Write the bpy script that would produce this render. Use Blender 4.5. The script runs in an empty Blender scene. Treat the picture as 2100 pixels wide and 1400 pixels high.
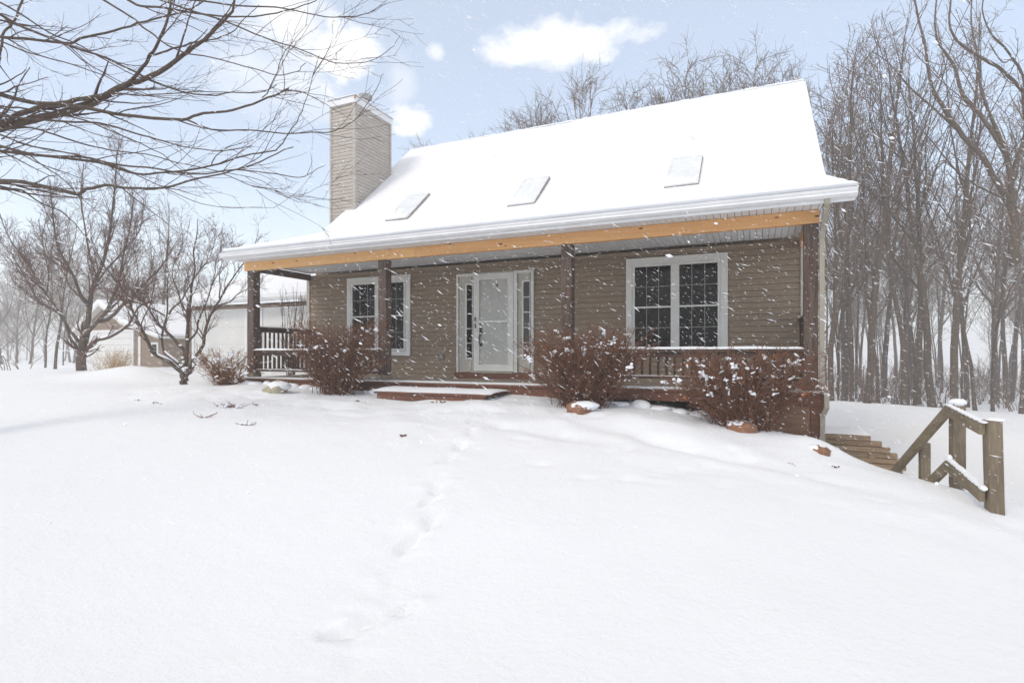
import bpy, math, random
import numpy as np
from mathutils import Vector, Matrix
random.seed(7); RNG=np.random.default_rng(11)
SC=bpy.context.scene
R=math.radians
# ------------------------------------------------------------------ camera
F,PSI,HY=1119.0,.416,723.07
CAM=np.array([10.648,-8.983,.571]); S_,C_=math.sin(PSI),math.cos(PSI)
cd=bpy.data.cameras.new('camera'); cam=bpy.data.objects.new('camera',cd); SC.collection.objects.link(cam)
cam.location=CAM; cam.rotation_euler=(R(90),0,PSI)
cd.sensor_width=36; cd.lens=F/2100*36; cd.shift_y=-(700-HY)/2100; cd.clip_start=.1; cd.clip_end=3000
SC.camera=cam
SC.render.resolution_x=1024; SC.render.resolution_y=682
# ------------------------------------------------------------------ world, sun, exposure
SUN_EL,SUN_AZ=R(42),R(200)       # azimuth clockwise from +Y
w=bpy.data.worlds.new('World'); SC.world=w; w.use_nodes=True
N=w.node_tree.nodes; L=w.node_tree.links; N.clear()
out=N.new('ShaderNodeOutputWorld'); bg=N.new('ShaderNodeBackground'); L.new(bg.outputs[0],out.inputs[0])
sky=N.new('ShaderNodeTexSky'); sky.sky_type='NISHITA'; sky.sun_disc=False
sky.sun_elevation=SUN_EL; sky.sun_rotation=SUN_AZ; sky.air_density=1.0; sky.dust_density=1.0; sky.ozone_density=.8
SKYK=.15; bg.inputs[1].default_value=SKYK
def mth(op,a,b=None,c=None,clamp=False):
    n=N.new('ShaderNodeMath'); n.operation=op; n.use_clamp=clamp
    for i,v in enumerate((a,b,c)):
        if v is None: continue
        if isinstance(v,(int,float)): n.inputs[i].default_value=v
        else: L.new(v,n.inputs[i])
    return n.outputs[0]
tc=N.new('ShaderNodeTexCoord'); sx=N.new('ShaderNodeSeparateXYZ'); L.new(tc.outputs['Generated'],sx.inputs[0])
az=mth('ARCTAN2',sx.outputs[0],sx.outputs[1]); el=mth('ARCSINE',sx.outputs[2])
nz=N.new('ShaderNodeTexNoise'); nz.inputs['Scale'].default_value=13; nz.inputs['Detail'].default_value=9; nz.inputs['Roughness'].default_value=.58
mp=N.new('ShaderNodeMapping'); mp.inputs['Scale'].default_value=(1,1,1.7); L.new(tc.outputs['Generated'],mp.inputs[0]); L.new(mp.outputs[0],nz.inputs['Vector'])
nf=mth('MULTIPLY',mth('SUBTRACT',nz.outputs['Fac'],.5),3.4)
def azel(x,y):
    t=(x-1050)/F; u=(HY-y)/F; v=(-S_+C_*t,C_+S_*t,u); return math.atan2(v[0],v[1]), math.atan2(v[2],math.hypot(v[0],v[1]))
cover=None
for (x,y,wx,wy,soft,amt) in ((1165,88,.160,.036,.55,1.0),(1060,112,.085,.022,.5,.8),(700,110,.065,.07,.4,1.0),(600,55,.12,.07,.8,.85),(600,170,.16,.07,1.1,.6),(850,248,.05,.028,.4,.9),(822,170,.03,.05,.8,.35),(893,108,.018,.014,.7,.6)):
    a0,e0=azel(x,y)
    da=mth('DIVIDE',mth('SUBTRACT',az,a0),wx); de=mth('DIVIDE',mth('SUBTRACT',el,e0),wy)
    d=mth('SQRT',mth('ADD',mth('MULTIPLY',da,da),mth('MULTIPLY',de,de)))
    v=mth('SUBTRACT',mth('ADD',1.0,mth('MULTIPLY',nf,.62)),d)
    v=mth('MULTIPLY',mth('SMOOTH_MIN',mth('DIVIDE',v,soft,None,True),1.0,.1),amt)
    cover=v if cover is None else mth('MAXIMUM',cover,v)
cover=mth('MAXIMUM',cover,0.0)
# thin general veil, denser to the low sky
veil=mth('ADD',mth('MULTIPLY',mth('SUBTRACT',.48,el,None,True),1.55),mth('MULTIPLY',nf,.06),None,True)
veil=mth('MAXIMUM',veil,mth('ADD',.32,mth('MULTIPLY',mth('DIVIDE',mth('SUBTRACT',el,.66),.25,None,True),.6)))  # veil also thickened above the view, added to whiten the scene light
mixv=N.new('ShaderNodeMixRGB'); L.new(veil,mixv.inputs[0]); L.new(sky.outputs[0],mixv.inputs[1]); VW=7.15; mixv.inputs[2].default_value=(VW*.925,VW*.985,VW*1.055,1)
mixc=N.new('ShaderNodeMixRGB'); L.new(cover,mixc.inputs[0]); L.new(mixv.outputs[0],mixc.inputs[1]); CW=6.0; mixc.inputs[2].default_value=(CW,CW,CW*1.0,1)
hi=mth('DIVIDE',mth('SUBTRACT',el,.62),.35,None,True)
mixh=N.new('ShaderNodeMixRGB'); L.new(mth('MULTIPLY',hi,.85),mixh.inputs[0]); L.new(mixc.outputs[0],mixh.inputs[1]); HW=4.4; mixh.inputs[2].default_value=(HW*1.08,HW*.99,HW*.86,1)   # warm tone added above the view to offset the blue skylight
L.new(mixh.outputs[0],bg.inputs[0])
sd=bpy.data.lights.new('sun','SUN'); sd.energy=.8; sd.angle=R(14); sd.color=(1,.92,.78)
so=bpy.data.objects.new('sun',sd); SC.collection.objects.link(so)
sv=Vector((math.sin(SUN_AZ)*math.cos(SUN_EL),math.cos(SUN_AZ)*math.cos(SUN_EL),math.sin(SUN_EL)))
so.rotation_euler=sv.to_track_quat('Z','Y').to_euler()
SC.view_settings.view_transform='Standard'; SC.view_settings.look='None'; SC.view_settings.gamma=1; SC.view_settings.exposure=.44
SC.cycles.volume_bounces=1; SC.cycles.max_bounces=6; SC.cycles.diffuse_bounces=4; SC.cycles.volume_step_rate=4
# ------------------------------------------------------------------ pixel -> world measuring helpers
def ray(x,y): t=(x-1050)/F; return np.array([-S_+C_*t,C_+S_*t,(HY-y)/F])
def atd(x,y,d): return CAM+ray(x,y)*d
def onY(x,y,Y): r=ray(x,y); return CAM+r*((Y-CAM[1])/r[1])
# ------------------------------------------------------------------ materials
def mat(name,base,rough=.8,var=None,scale=5,var2=None,scale2=40,bump=0,bscale=30,stretch=None,spec=.3,metal=0,bdist=.02):
    m=bpy.data.materials.new(name); m.use_nodes=True; n=m.node_tree.nodes; l=m.node_tree.links
    b=n['Principled BSDF']; b.inputs['Base Color'].default_value=(*base,1); b.inputs['Roughness'].default_value=rough
    b.inputs['Specular IOR Level'].default_value=spec; b.inputs['Metallic'].default_value=metal
    co=n.new('ShaderNodeTexCoord'); mpn=n.new('ShaderNodeMapping'); l.new(co.outputs['Object'],mpn.inputs[0])
    if stretch: mpn.inputs['Scale'].default_value=stretch
    col=None
    def noise(s,det=6,ro=.6):
        t=n.new('ShaderNodeTexNoise'); t.inputs['Scale'].default_value=s; t.inputs['Detail'].default_value=det; t.inputs['Roughness'].default_value=ro
        l.new(mpn.outputs[0],t.inputs['Vector']); return t.outputs['Fac']
    def mixcol(a,bc,fac,lo=.35,hi=.65):
        rmp=n.new('ShaderNodeMapRange'); rmp.inputs[1].default_value=lo; rmp.inputs[2].default_value=hi; l.new(fac,rmp.inputs[0])
        mx=n.new('ShaderNodeMixRGB'); l.new(rmp.outputs[0],mx.inputs[0])
        if a is None: mx.inputs[1].default_value=(*base,1)
        else: l.new(a,mx.inputs[1])
        mx.inputs[2].default_value=(*bc,1); return mx.outputs[0]
    if var: col=mixcol(col,var,noise(scale))
    if var2: col=mixcol(col,var2,noise(scale2),.5,.72)
    if col is not None: l.new(col,b.inputs['Base Color'])
    if bump:
        bp=n.new('ShaderNodeBump'); bp.inputs['Strength'].default_value=bump; bp.inputs['Distance'].default_value=bdist
        l.new(noise(bscale,8,.65),bp.inputs['Height']); l.new(bp.outputs[0],b.inputs['Normal'])
    return m
M={}
M['snow']=mat('snow',(.86,.87,.90),.75,bump=.5,bscale=9,bdist=.02,spec=.15)
M['ground']=mat('snow_ground',(.86,.87,.90),.75,bump=.55,bscale=2.2,bdist=.035,spec=.15)
n=M['ground'].node_tree.nodes; l=M['ground'].node_tree.links
b1=[x for x in n if x.type=='BUMP'][0]; b2=n.new('ShaderNodeBump'); b2.inputs['Strength'].default_value=.9; b2.inputs['Distance'].default_value=.009
t2=n.new('ShaderNodeTexNoise'); t2.inputs['Scale'].default_value=26; t2.inputs['Detail'].default_value=9; t2.inputs['Roughness'].default_value=.75
l.new([x for x in n if x.type=='MAPPING'][0].outputs[0],t2.inputs['Vector']); l.new(t2.outputs['Fac'],b2.inputs['Height']); l.new(b1.outputs[0],b2.inputs['Normal']); l.new(b2.outputs[0],n['Principled BSDF'].inputs['Normal'])
M['siding']=mat('taupe_siding',(.30,.232,.165),.7,(.27,.205,.145),1.5,(.24,.182,.13),12,bump=.15,bscale=80,stretch=(.5,.5,4),bdist=.004)
M['csiding']=mat('siding_sky_lit',(.48,.435,.39),.7,(.42,.37,.325),1.5,(.38,.335,.29),12,bump=.15,bscale=80,stretch=(.5,.5,4),bdist=.004)  # lighter, greyer copy of the wall siding; open-sky light put into its colour
M['gsiding']=mat('brown_siding',(.30,.225,.17),.75,(.26,.19,.145),2,bump=.1,bscale=60,stretch=(.4,.4,4),bdist=.004)
M['trim']=mat('white_trim',(.74,.73,.69),.5,(.68,.67,.63),3,bump=.05,bscale=60)
M['trimb']=mat('beige_trim',(.50,.46,.39),.6,(.45,.41,.35),3)
M['white']=mat('white_metal',(.80,.80,.80),.4,(.73,.73,.74),2.5,spec=.4)
M['ceil']=mat('ceiling_vinyl',(.84,.85,.86),.55,(.78,.79,.80),2)
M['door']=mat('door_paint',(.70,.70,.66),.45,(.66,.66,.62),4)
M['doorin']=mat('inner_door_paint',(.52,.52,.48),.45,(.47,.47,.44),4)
M['spout']=mat('taupe_downspout',(.36,.325,.26),.55,(.31,.275,.22),3)
M['panel']=mat('sidelight_paint',(.52,.49,.42),.5,(.48,.45,.38),6)
M['glass']=mat('dark_glass',(.009,.008,.008),.06,(.02,.018,.016),1.2,spec=.16)
M['glass2']=mat('dim_glass',(.05,.048,.043),.1,(.022,.02,.018),2.5,spec=.5)
M['muntin']=mat('muntin',(.24,.24,.225),.5)
M['iron']=mat('dark_iron',(.03,.028,.026),.4,(.05,.045,.04),20,spec=.5)
M['bronze']=mat('bronze_handle',(.25,.15,.10),.4,(.15,.09,.06),20,spec=.6)
M['post']=mat('dark_stained_post',(.09,.055,.042),.8,(.15,.112,.092),6,(.04,.022,.018),22,bump=.5,bscale=14,stretch=(3,3,.25),bdist=.01)
M['rail']=mat('brown_rail',(.115,.078,.058),.8,(.07,.042,.031),8,bump=.3,bscale=16,stretch=(.4,3,3),bdist=.006)
M['balu']=mat('baluster_stain',(.07,.042,.03),.8,(.045,.028,.02),9,bump=.3,bscale=16,stretch=(3,3,.4),bdist=.006)
M['fascia']=mat('red_brown_deck',(.22,.098,.062),.75,(.15,.068,.045),3,(.10,.05,.036),16,bump=.25,bscale=12,stretch=(.3,2,3),bdist=.006)
M['skirt']=mat('brown_skirt',(.30,.18,.115),.8,(.22,.125,.08),3,(.15,.085,.055),14,bump=.3,bscale=12,stretch=(.3,2,3),bdist=.006)
M['deckgrey']=mat('weathered_deck',(.30,.25,.20),.85,(.22,.18,.145),5,bump=.3,bscale=18,stretch=(.3,3,3))
M['grey']=mat('grey_trunk',(.135,.10,.076),.95,(.085,.062,.047),7,(.19,.15,.118),20,bump=.8,bscale=18,stretch=(2.5,2.5,.5),bdist=.03)
M['bark']=mat('brown_bark',(.125,.093,.072),.95,(.075,.055,.043),9,(.165,.13,.10),25,bump=.8,bscale=20,stretch=(2,2,.6),bdist=.02)
M['twig']=mat('twig',(.12,.082,.07),.9,(.08,.053,.046),6)
M['redtwig']=mat('reddish_twig',(.15,.085,.065),.9,(.11,.06,.047),6)
M['fortwig']=mat('forest_twig',(.215,.16,.13),.9,(.15,.11,.088),2)
M['shrub']=mat('shrub_twig',(.205,.098,.062),.9,(.11,.055,.038),7,(.28,.15,.085),25)
M['shrub2']=mat('orange_shrub_twig',(.26,.115,.05),.9,(.13,.055,.03),7,(.30,.18,.09),25)
M['leaf']=mat('dead_leaf',(.30,.11,.035),.8,(.20,.07,.025),15)
M['straw']=mat('dry_grass',(.45,.31,.18),.9,(.36,.24,.13),6)
M['timber']=mat('treated_timber',(.37,.27,.175),.85,(.24,.165,.105),5,(.14,.095,.06),18,bump=.6,bscale=14,stretch=(.35,2.5,3.5),bdist=.01)
M['lumber']=mat('grey_lumber',(.22,.175,.12),.85,(.15,.115,.08),4,(.27,.22,.155),14,bump=.5,bscale=12,stretch=(3,3,.5),bdist=.008)
M['lumberh']=mat('mossy_lumber',(.25,.20,.135),.85,(.17,.13,.092),4,(.25,.22,.12),9,bump=.5,bscale=12,stretch=(3,.5,3),bdist=.008)
M['rock']=mat('red_fieldstone',(.32,.15,.085),.85,(.21,.11,.07),6,(.38,.22,.14),18,bump=.8,bscale=9,bdist=.03)
M['tanrock']=mat('tan_fieldstone',(.50,.43,.31),.85,(.40,.36,.27),6,(.33,.30,.24),16,bump=.8,bscale=9,bdist=.03)
M['stone']=mat('grey_edging_stone',(.40,.36,.31),.9,(.30,.26,.22),6,bump=.6,bscale=12)
M['dark']=mat('painted_shade',(.05,.043,.038),.95,(.035,.03,.026),4)  # shade put into the colour: under the deck and behind ceiling gaps
M['shaft']=mat('skylight_curb',(.27,.20,.165),.8,(.38,.33,.30),14,bump=.3)
M['skyglass']=mat('snowy_glass',(.66,.68,.70),.6,(.76,.78,.80),3,(.84,.85,.87),9,bump=.4,bscale=12,bdist=.01)
M['gdoor']=mat('garage_door_paint',(.74,.73,.70),.5,(.70,.69,.66),1.5)
M['copper']=mat('copper_corner',(.55,.26,.13),.6,(.4,.2,.1),8)
M['flue']=mat('galvanized_flue',(.22,.20,.19),.6,(.5,.5,.5),14)
# beam with knots
def beam_mat(name,a,b_,seed):
    m=mat(name,a,.65,b_,4,bump=.15,bscale=20,stretch=(.25,3,3)); n=m.node_tree.nodes; l=m.node_tree.links
    bs=n['Principled BSDF']; src=bs.inputs['Base Color'].links[0].from_socket
    co=n.new('ShaderNodeTexCoord'); mp_=n.new('ShaderNodeMapping'); mp_.inputs['Scale'].default_value=(2.6,0,6.5); mp_.inputs['Location'].default_value=(seed,0,seed)
    l.new(co.outputs['Object'],mp_.inputs[0]); v=n.new('ShaderNodeTexVoronoi'); v.inputs['Scale'].default_value=1; l.new(mp_.outputs[0],v.inputs['Vector'])
    rr=n.new('ShaderNodeMapRange'); rr.inputs[1].default_value=.05; rr.inputs[2].default_value=.13; rr.inputs[3].default_value=1; rr.inputs[4].default_value=0; l.new(v.outputs['Distance'],rr.inputs[0])
    mx=n.new('ShaderNodeMixRGB'); l.new(rr.outputs[0],mx.inputs[0]); l.new(src,mx.inputs[1]); mx.inputs[2].default_value=(.13,.035,.015,1); l.new(mx.outputs[0],bs.inputs['Base Color']); return m
M['beam1']=beam_mat('new_cedar_beam',(.80,.49,.22),(.74,.41,.16),3.1)
M['beam2']=beam_mat('orange_cedar_beam',(.74,.42,.18),(.64,.33,.13),8.7)
# ------------------------------------------------------------------ mesh builder
class MB:
    def __init__(s): s.V=[];s.L=[];s.S=[];s.n=0
    def add(s,v,faces):
        v=np.asarray(v,float); s.V.append(v)
        for f in faces: s.L.append(np.array(f)+s.n); s.S.append(np.array([len(f)]))
        s.n+=len(v)
    def addq(s,v,q):
        s.V.append(v); s.L.append((q+s.n).ravel()); s.S.append(np.full(len(q),4)); s.n+=len(v)
    def box(s,x0,x1,y0,y1,z0,z1):
        v=[(x,y,z) for z in(z0,z1) for y in(y0,y1) for x in(x0,x1)]
        s.add(v,[(0,2,3,1),(4,5,7,6),(0,1,5,4),(2,6,7,3),(0,4,6,2),(1,3,7,5)]); return s
    def bar(s,a,b,wd,h,up=(0,0,1)):      # rectangular bar from a to b
        a=np.array(a,float);b=np.array(b,float);d=b-a;d/=np.linalg.norm(d);sd=np.cross(d,up);sd/=np.linalg.norm(sd);u=np.cross(sd,d)
        v=[p+sd*i*wd/2+u*j*h/2 for p in(a,b) for (i,j) in((-1,-1),(1,-1),(1,1),(-1,1))]
        s.add(v,[(0,1,2,3),(7,6,5,4),(0,4,5,1),(1,5,6,2),(2,6,7,3),(3,7,4,0)]); return s
    def prof(s,pts,ax,c0,c1):    # extrude closed 2D profile along axis ax ('x' or 'y'); pts=(other,z)
        n=len(pts); f=(lambda p,c:(c,p[0],p[1])) if ax=='x' else (lambda p,c:(p[0],c,p[1]))
        v=[f(p,c0) for p in pts]+[f(p,c1) for p in pts]
        s.add(v,[tuple(range(n)),tuple(range(2*n-1,n-1,-1))]+[(i+n,(i+1)%n+n,(i+1)%n,i) for i in range(n)]); return s
    def tube(s,P,r,k=6,cap=False):
        P=np.asarray(P,float); r=np.asarray(r,float)
        if r.ndim==0: r=np.full(len(P),float(r))
        T=np.gradient(P,axis=0); T/=np.linalg.norm(T,axis=1)[:,None]+1e-9
        ref=np.array([.31,.17,.93]) if abs(T[0][2])<.85 else np.array([.93,.31,.17])
        A=np.cross(T,ref); A/=np.linalg.norm(A,axis=1)[:,None]+1e-9; B=np.cross(T,A)
        a=np.arange(k)*2*math.pi/k
        v=(P[:,None,:]+r[:,None,None]*(np.cos(a)[None,:,None]*A[:,None,:]+np.sin(a)[None,:,None]*B[:,None,:])).reshape(-1,3)
        i=np.arange(len(P)-1)[:,None]*k; j=np.arange(k)[None,:]; j2=(j+1)%k
        q=np.stack([i+j,i+j2,i+k+j2,i+k+j],-1).reshape(-1,4)
        n0=s.n; s.addq(v,q)
        if cap: s.L.append(np.arange(k)[::-1]+n0); s.S.append(np.array([k])); s.L.append(np.arange(k)+n0+(len(P)-1)*k); s.S.append(np.array([k]))
        return s
    def blob(s,c,rad,seed=0,amp=.18,flat=None,freq=2.3):
        v=ICO_V.copy(); ph=np.array([seed*1.7,seed*.9,seed*2.3])
        nn=np.sin(v[:,0]*freq+ph[0])*np.sin(v[:,1]*freq+ph[1])+.6*np.sin(v[:,2]*freq*1.7+ph[2])*np.sin(v[:,0]*freq*2.1+ph[1])+.35*np.sin(v[:,1]*freq*3.3+ph[0])*np.sin(v[:,2]*freq*2.9)
        v=v*(1+amp*nn)[:,None]
        if flat is not None: v[:,2]=np.maximum(v[:,2],flat)
        v=v*np.array(rad)+np.array(c)
        n0=s.n; s.V.append(v); s.L.append((ICO_F+n0).ravel()); s.S.append(np.full(len(ICO_F),3)); s.n+=len(v); return s
    def build(s,name,m,parent=None,smooth=False,loc=None):
        me=bpy.data.meshes.new(name); V=np.concatenate(s.V).astype(np.float32)
        if loc is not None: V=V-np.array(loc,np.float32)
        Lp=np.concatenate(s.L).astype(np.int32); Sz=np.concatenate(s.S).astype(np.int32)
        me.vertices.add(len(V)); me.vertices.foreach_set('co',V.ravel()); me.loops.add(len(Lp)); me.loops.foreach_set('vertex_index',Lp)
        me.polygons.add(len(Sz)); me.polygons.foreach_set('loop_start',np.concatenate([[0],np.cumsum(Sz)[:-1]]).astype(np.int32)); me.polygons.foreach_set('loop_total',Sz)
        me.polygons.foreach_set('use_smooth',np.full(len(Sz),smooth)); me.update(calc_edges=True); me.validate()
        me.materials.append(M[m] if isinstance(m,str) else m)
        o=bpy.data.objects.new(name,me); SC.collection.objects.link(o)
        if parent is not None: o.parent=parent
        if loc is not None: o.location=loc
        return o
def _ico(sub=2):
    import bmesh
    bm=bmesh.new(); bmesh.ops.create_icosphere(bm,subdivisions=sub,radius=1); bm.verts.ensure_lookup_table()
    v=np.array([x.co[:] for x in bm.verts]); f=np.array([[q.index for q in p.verts] for p in bm.faces]); bm.free(); return v,f
ICO_V,ICO_F=_ico(3)
def tag(o,label=None,cat=None,group=None,kind=None):
    if label: o['label']=label
    if cat: o['category']=cat
    if group: o['group']=group
    if kind: o['kind']=kind
    return o
def empty(name,loc,label,cat,group=None):
    o=bpy.data.objects.new(name,None); SC.collection.objects.link(o); o.location=loc; o.empty_display_size=.2; return tag(o,label,cat,group)
def copy_tree(o,parent=None):
    c=o.copy(); SC.collection.objects.link(c); c.parent=parent
    for ch in o.children: copy_tree(ch,c)
    return c
# ------------------------------------------------------------------ terrain
CP=[(-1,-.6,-.16),(1.2,-.5,-0.13),(3,-.5,-0.18),(5.5,-1.3,-0.27),(6.6,-.6,-0.20),(8,-.6,-0.25),(9.5,-.5,-0.30),(10.2,-.5,-.42),(10.8,-.7,-.50),(11.3,-.75,-.57),
 (1,2,-.2),(6,3,-.3),(10.5,3,-.5),(-1,5,-.2),
 (0,-3,-.30),(3.5,-3.2,-.35),(6.4,-3,-.41),(9,-2.5,-.52),(10.6,-2,-.62),(11.6,-2,-.72),
 (2,-5,-.49),(6,-5,-.64),(9,-5,-.74),(11,-4.5,-.80),(8.6,-6.5,-.93),(10.6,-9,-1.02),(5,-8,-.9),(0,-8,-.75),(12.5,-6,-.98),
 (11.62,-.75,-.68),(11.85,-1.0,-.80),(12.25,-1.35,-.87),(12.6,-1.75,-.90),(12.8,-2.35,-.97),
 (11.75,.3,-1.05),(12.3,.3,-1.30),(12.5,-.5,-1.05),(12.9,-1.2,-1.02),(11.9,1.2,-1.33),(12.9,1.5,-1.37),(12.4,3,-1.42),(13.5,-2.4,-1.15),(14,0,-1.4),
 (13.6,-5,-1.2),(15,-3,-1.5),(16,-7,-1.5),(18,-3,-1.75),(12.2,8,-1.5),(14,8,-1.6),(18,6,-1.85),(13,14,-1.75),(20,14,-2.0),(8,16,-1.4),
 (-2.7,.4,-.25),(-5,-2,-.27),(-6,3,-.17),(-3,3.7,-.16),(-10.8,2.3,-.06),(-8.5,4.5,.02),(-14,5,-.1),(-12,9,-.2),(-20,9,-.35),(-12,-5,-.35),(-25,0,-.3),(-35,10,-.35),(-60,20,-.6),(-60,-30,-.8),(0,30,-1.4),(0,20,-.9),
 (-150,100,-1.5),(0,150,-3),(150,150,-3.5),(150,0,-3.5),(60,40,-2.9),(30,30,-2.5),(15,25,-2.3),(25,15,-2.4),(35,5,-2.4),(60,0,-2.6),(30,-30,-2),(0,-60,-2),(-150,-60,-2),(150,-100,-3)]
for (x,y,d) in ((1720,822,27),(1850,830,26),(1980,840,25),(2090,849,24),(1760,860,17),(1900,880,14),(2050,900,13)): CP.append(tuple(atd(x,y,d)))
CP=np.array(CP,float)
def tps(r2): return .5*r2*np.log(r2+1e-9)
def _fit():
    P=CP[:,:2]; n=len(P); d=((P[:,None]-P[None])**2).sum(-1); K=tps(d)+np.eye(n)*.02
    A=np.zeros((n+3,n+3)); A[:n,:n]=K; A[:n,n:]=np.c_[np.ones(n),P]; A[n:,:n]=A[:n,n:].T
    return np.linalg.solve(A,np.r_[CP[:,2],0,0,0])
WT=_fit()
def vnoise(x,y,s,seed):
    x=x/s+seed*17.3; y=y/s+seed*9.1; xi=np.floor(x).astype(np.int64); yi=np.floor(y).astype(np.int64); fx=x-xi; fy=y-yi; fx=fx*fx*(3-2*fx); fy=fy*fy*(3-2*fy)
    h=lambda a,b: ((np.sin(a*127.1+b*311.7+seed*74.7)*43758.5453)%1.0)
    return (h(xi,yi)*(1-fx)+h(xi+1,yi)*fx)*(1-fy)+(h(xi,yi+1)*(1-fx)+h(xi+1,yi+1)*fx)*fy-.5
def gauss(X,Y,cx,cy,a,b,ang=0):
    dx=X-cx; dy=Y-cy; u=dx*np.cos(ang)+dy*np.sin(ang); v=-dx*np.sin(ang)+dy*np.cos(ang); return np.exp(-(u/a)**2-(v/b)**2)
def ell(X,Y,cx,cy,a,b,ang,sharp=5):
    dx=X-cx; dy=Y-cy; u=dx*np.cos(ang)+dy*np.sin(ang); v=-dx*np.sin(ang)+dy*np.cos(ang); d=np.sqrt((u/a)**2+(v/b)**2); return 1/(1+np.exp((d-1)*sharp))
def height(X,Y):
    X=np.asarray(X,float); Y=np.asarray(Y,float); Z=WT[-3]+WT[-2]*X+WT[-1]*Y
    for i in range(len(CP)): Z=Z+WT[i]*tps((X-CP[i,0])**2+(Y-CP[i,1])**2)
    near=np.exp(-((X-7)/14)**4-((Y+2)/9)**4)
    Z=Z+near*(vnoise(X,Y,1.7,1)*.05+vnoise(X,Y,.7,2)*.022)+vnoise(X,Y,9,3)*.05*(1-near)
    band=np.exp(-((Y+1.7+.05*(X-4))/1.5)**2)*np.exp(-((X-6)/7.5)**4)     # trampled, lumpy strip before the porch
    Z=Z+band*(vnoise(X,Y,.33,4)*.05+vnoise(X*.45,Y,.5,5)*.06)
    Z=Z+band*np.maximum(0,vnoise(X,Y,.22,6)-.25)*-.14
    # ridges of ploughed or drifted snow
    Z=Z+.07*gauss(X,Y,9.3,-1.35,.8,.3,-.1)+.05*gauss(X,Y,6.8,-1.5,.5,.25)-.05*gauss(X,Y,9.9,-2.1,1.4,.18,-.25)+.04*gauss(X,Y,9.9,-2.45,1.5,.2,-.25)
    Z=Z-.04*gauss(X,Y,7.6,-2.3,1.2,.16,-.1)
    # snow bank before the shed and garage
    for (px,py,d,r,h) in ((296,748,16,.75,.26),(262,752,16.2,.9,.12),(235,756,16.2,1.0,.12),(340,762,15.6,.6,.06),(200,757,16.6,1.2,.12)):
        p=atd(px,py,d); Z=Z+h*gauss(X,Y,p[0],p[1],r,.8,-.2)
    # edge cover hump above the end stone
    Z=Z+.10*gauss(X,Y,11.42,-1.1,.35,.3)
    # footprints leading to the porch
    rough=vnoise(X,Y,.09,31)*.5+vnoise(X,Y,.045,32)*.35
    for (fx,fy,a,b,an,dp) in ((8.60,-6.66,.08,.045,.7,.08),(8.71,-6.50,.12,.045,1.0,.06),(8.80,-6.36,.05,.035,.9,.08),(8.36,-5.66,.13,.045,1.5,.06),(8.33,-5.30,.15,.05,1.7,.045),(8.10,-4.95,.10,.04,1.5,.06),(8.00,-4.70,.13,.04,1.9,.035),(7.62,-3.85,.14,.05,1.7,.04),(7.50,-3.35,.13,.045,1.9,.045),(7.30,-2.75,.14,.05,1.8,.035),(7.05,-2.2,.14,.05,1.7,.03),(8.95,-7.12,.10,.05,.6,.025)):
        Z=Z-dp*ell(X+rough*.05,Y+rough*.04,fx,fy,a*1.1,b*1.1,an+vnoise(X,Y,.15,8)*.8,9)*(1+rough*.5)+dp*.25*gauss(X,Y,fx+.05,fy+.09,a*1.5,b*1.3,an)*(1+rough)
    trail=np.exp(-((X-np.interp(Y,[-7.5,-6.6,-4.8,-3.2,-1.5],[9.1,8.66,8.0,7.45,6.8]))/.2)**2)*(Y<-1.6)*(Y>-7.4); Z=Z+trail*(rough*.04+vnoise(X,Y,.3,37)*.025)
    # old filled tracks at the left of the yard
    for (px,py) in ((610,840),(650,842),(560,862),(700,870),(760,850),(800,845),(1200,930),(1110,915),(1290,930),(1350,925)):
        p=atd(px,py,(CAM[2]+.42)*F/(py-HY)); Z=Z-.025*ell(X,Y,p[0],p[1],.10,.07,.5,4)
    return Z
def gz(x,y): return float(height(np.array([x]),np.array([y]))[0])
def geo(a,b,n): return np.sign(a)*np.geomspace(abs(a),abs(b),n)
xs=np.concatenate([geo(-500,-32,22),np.arange(-30,-3,.45),np.arange(-3,6,.07),np.arange(6,13.6,.045),np.arange(13.6,20,.15),np.arange(20,40,.8),np.geomspace(41,500,22)])
ys=np.concatenate([geo(-500,-14,22),np.arange(-13,-9,.4),np.arange(-9,-4.3,.045),np.arange(-4.3,2,.055),np.arange(2,12,.3),np.arange(12,45,.9),np.geomspace(46,600,22)])
GX,GY=np.meshgrid(xs,ys); GZ=height(GX,GY); far=np.hypot(GX,GY); GZ=np.where(far>170,np.clip(GZ,-6,0),GZ)
g=MB(); nx=len(xs); ii=np.arange(len(ys)-1)[:,None]*nx; jj=np.arange(nx-1)[None,:]
g.addq(np.stack([GX.ravel(),GY.ravel(),GZ.ravel()],1),np.stack([ii+jj,ii+jj+1,ii+nx+jj+1,ii+nx+jj],-1).reshape(-1,4))
tag(g.build('ground','ground',smooth=True),'snow covered front lawn and fields',kind='structure')
# ------------------------------------------------------------------ house
D=1.926
house=empty('house',(5.75,0,0),'tan sided cape house with snowy roof, three skylights and full front porch','house')
HO=np.array([5.75,0,0])
class HM(MB):
    def build(s,name,m,parent=None,smooth=False):
        for i in range(len(s.V)): s.V[i]=np.asarray(s.V[i],float)-HO
        return MB.build(s,name,m,parent if parent is not None else house,smooth)
def lap(mb,ax,c0,c1,z0,z1,face,sgn,rev=.108,dep=.013,back=.08,top=None):
    # clapboard sheet: sawtooth profile extruded along ax, outer face at 'face', outward direction sgn on the other axis
    k=int(math.ceil((z1-z0)/rev)); pts=[(face-sgn*back,z0)]
    for i in range(k):
        a=z0+i*rev; b=min(a+rev,z1); pts.append((face,a)); pts.append((face-sgn*dep,b-.007)); pts.append((face-sgn*.030,b-.007)); pts.append((face-sgn*.030,b))
    pts.append((face-sgn*back,z1)); mb.prof(pts,ax,c0,c1); return mb
lap(HM(),'x',.06,11.42,-.02,2.56,D,-1).build('front_wall','siding')
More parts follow.
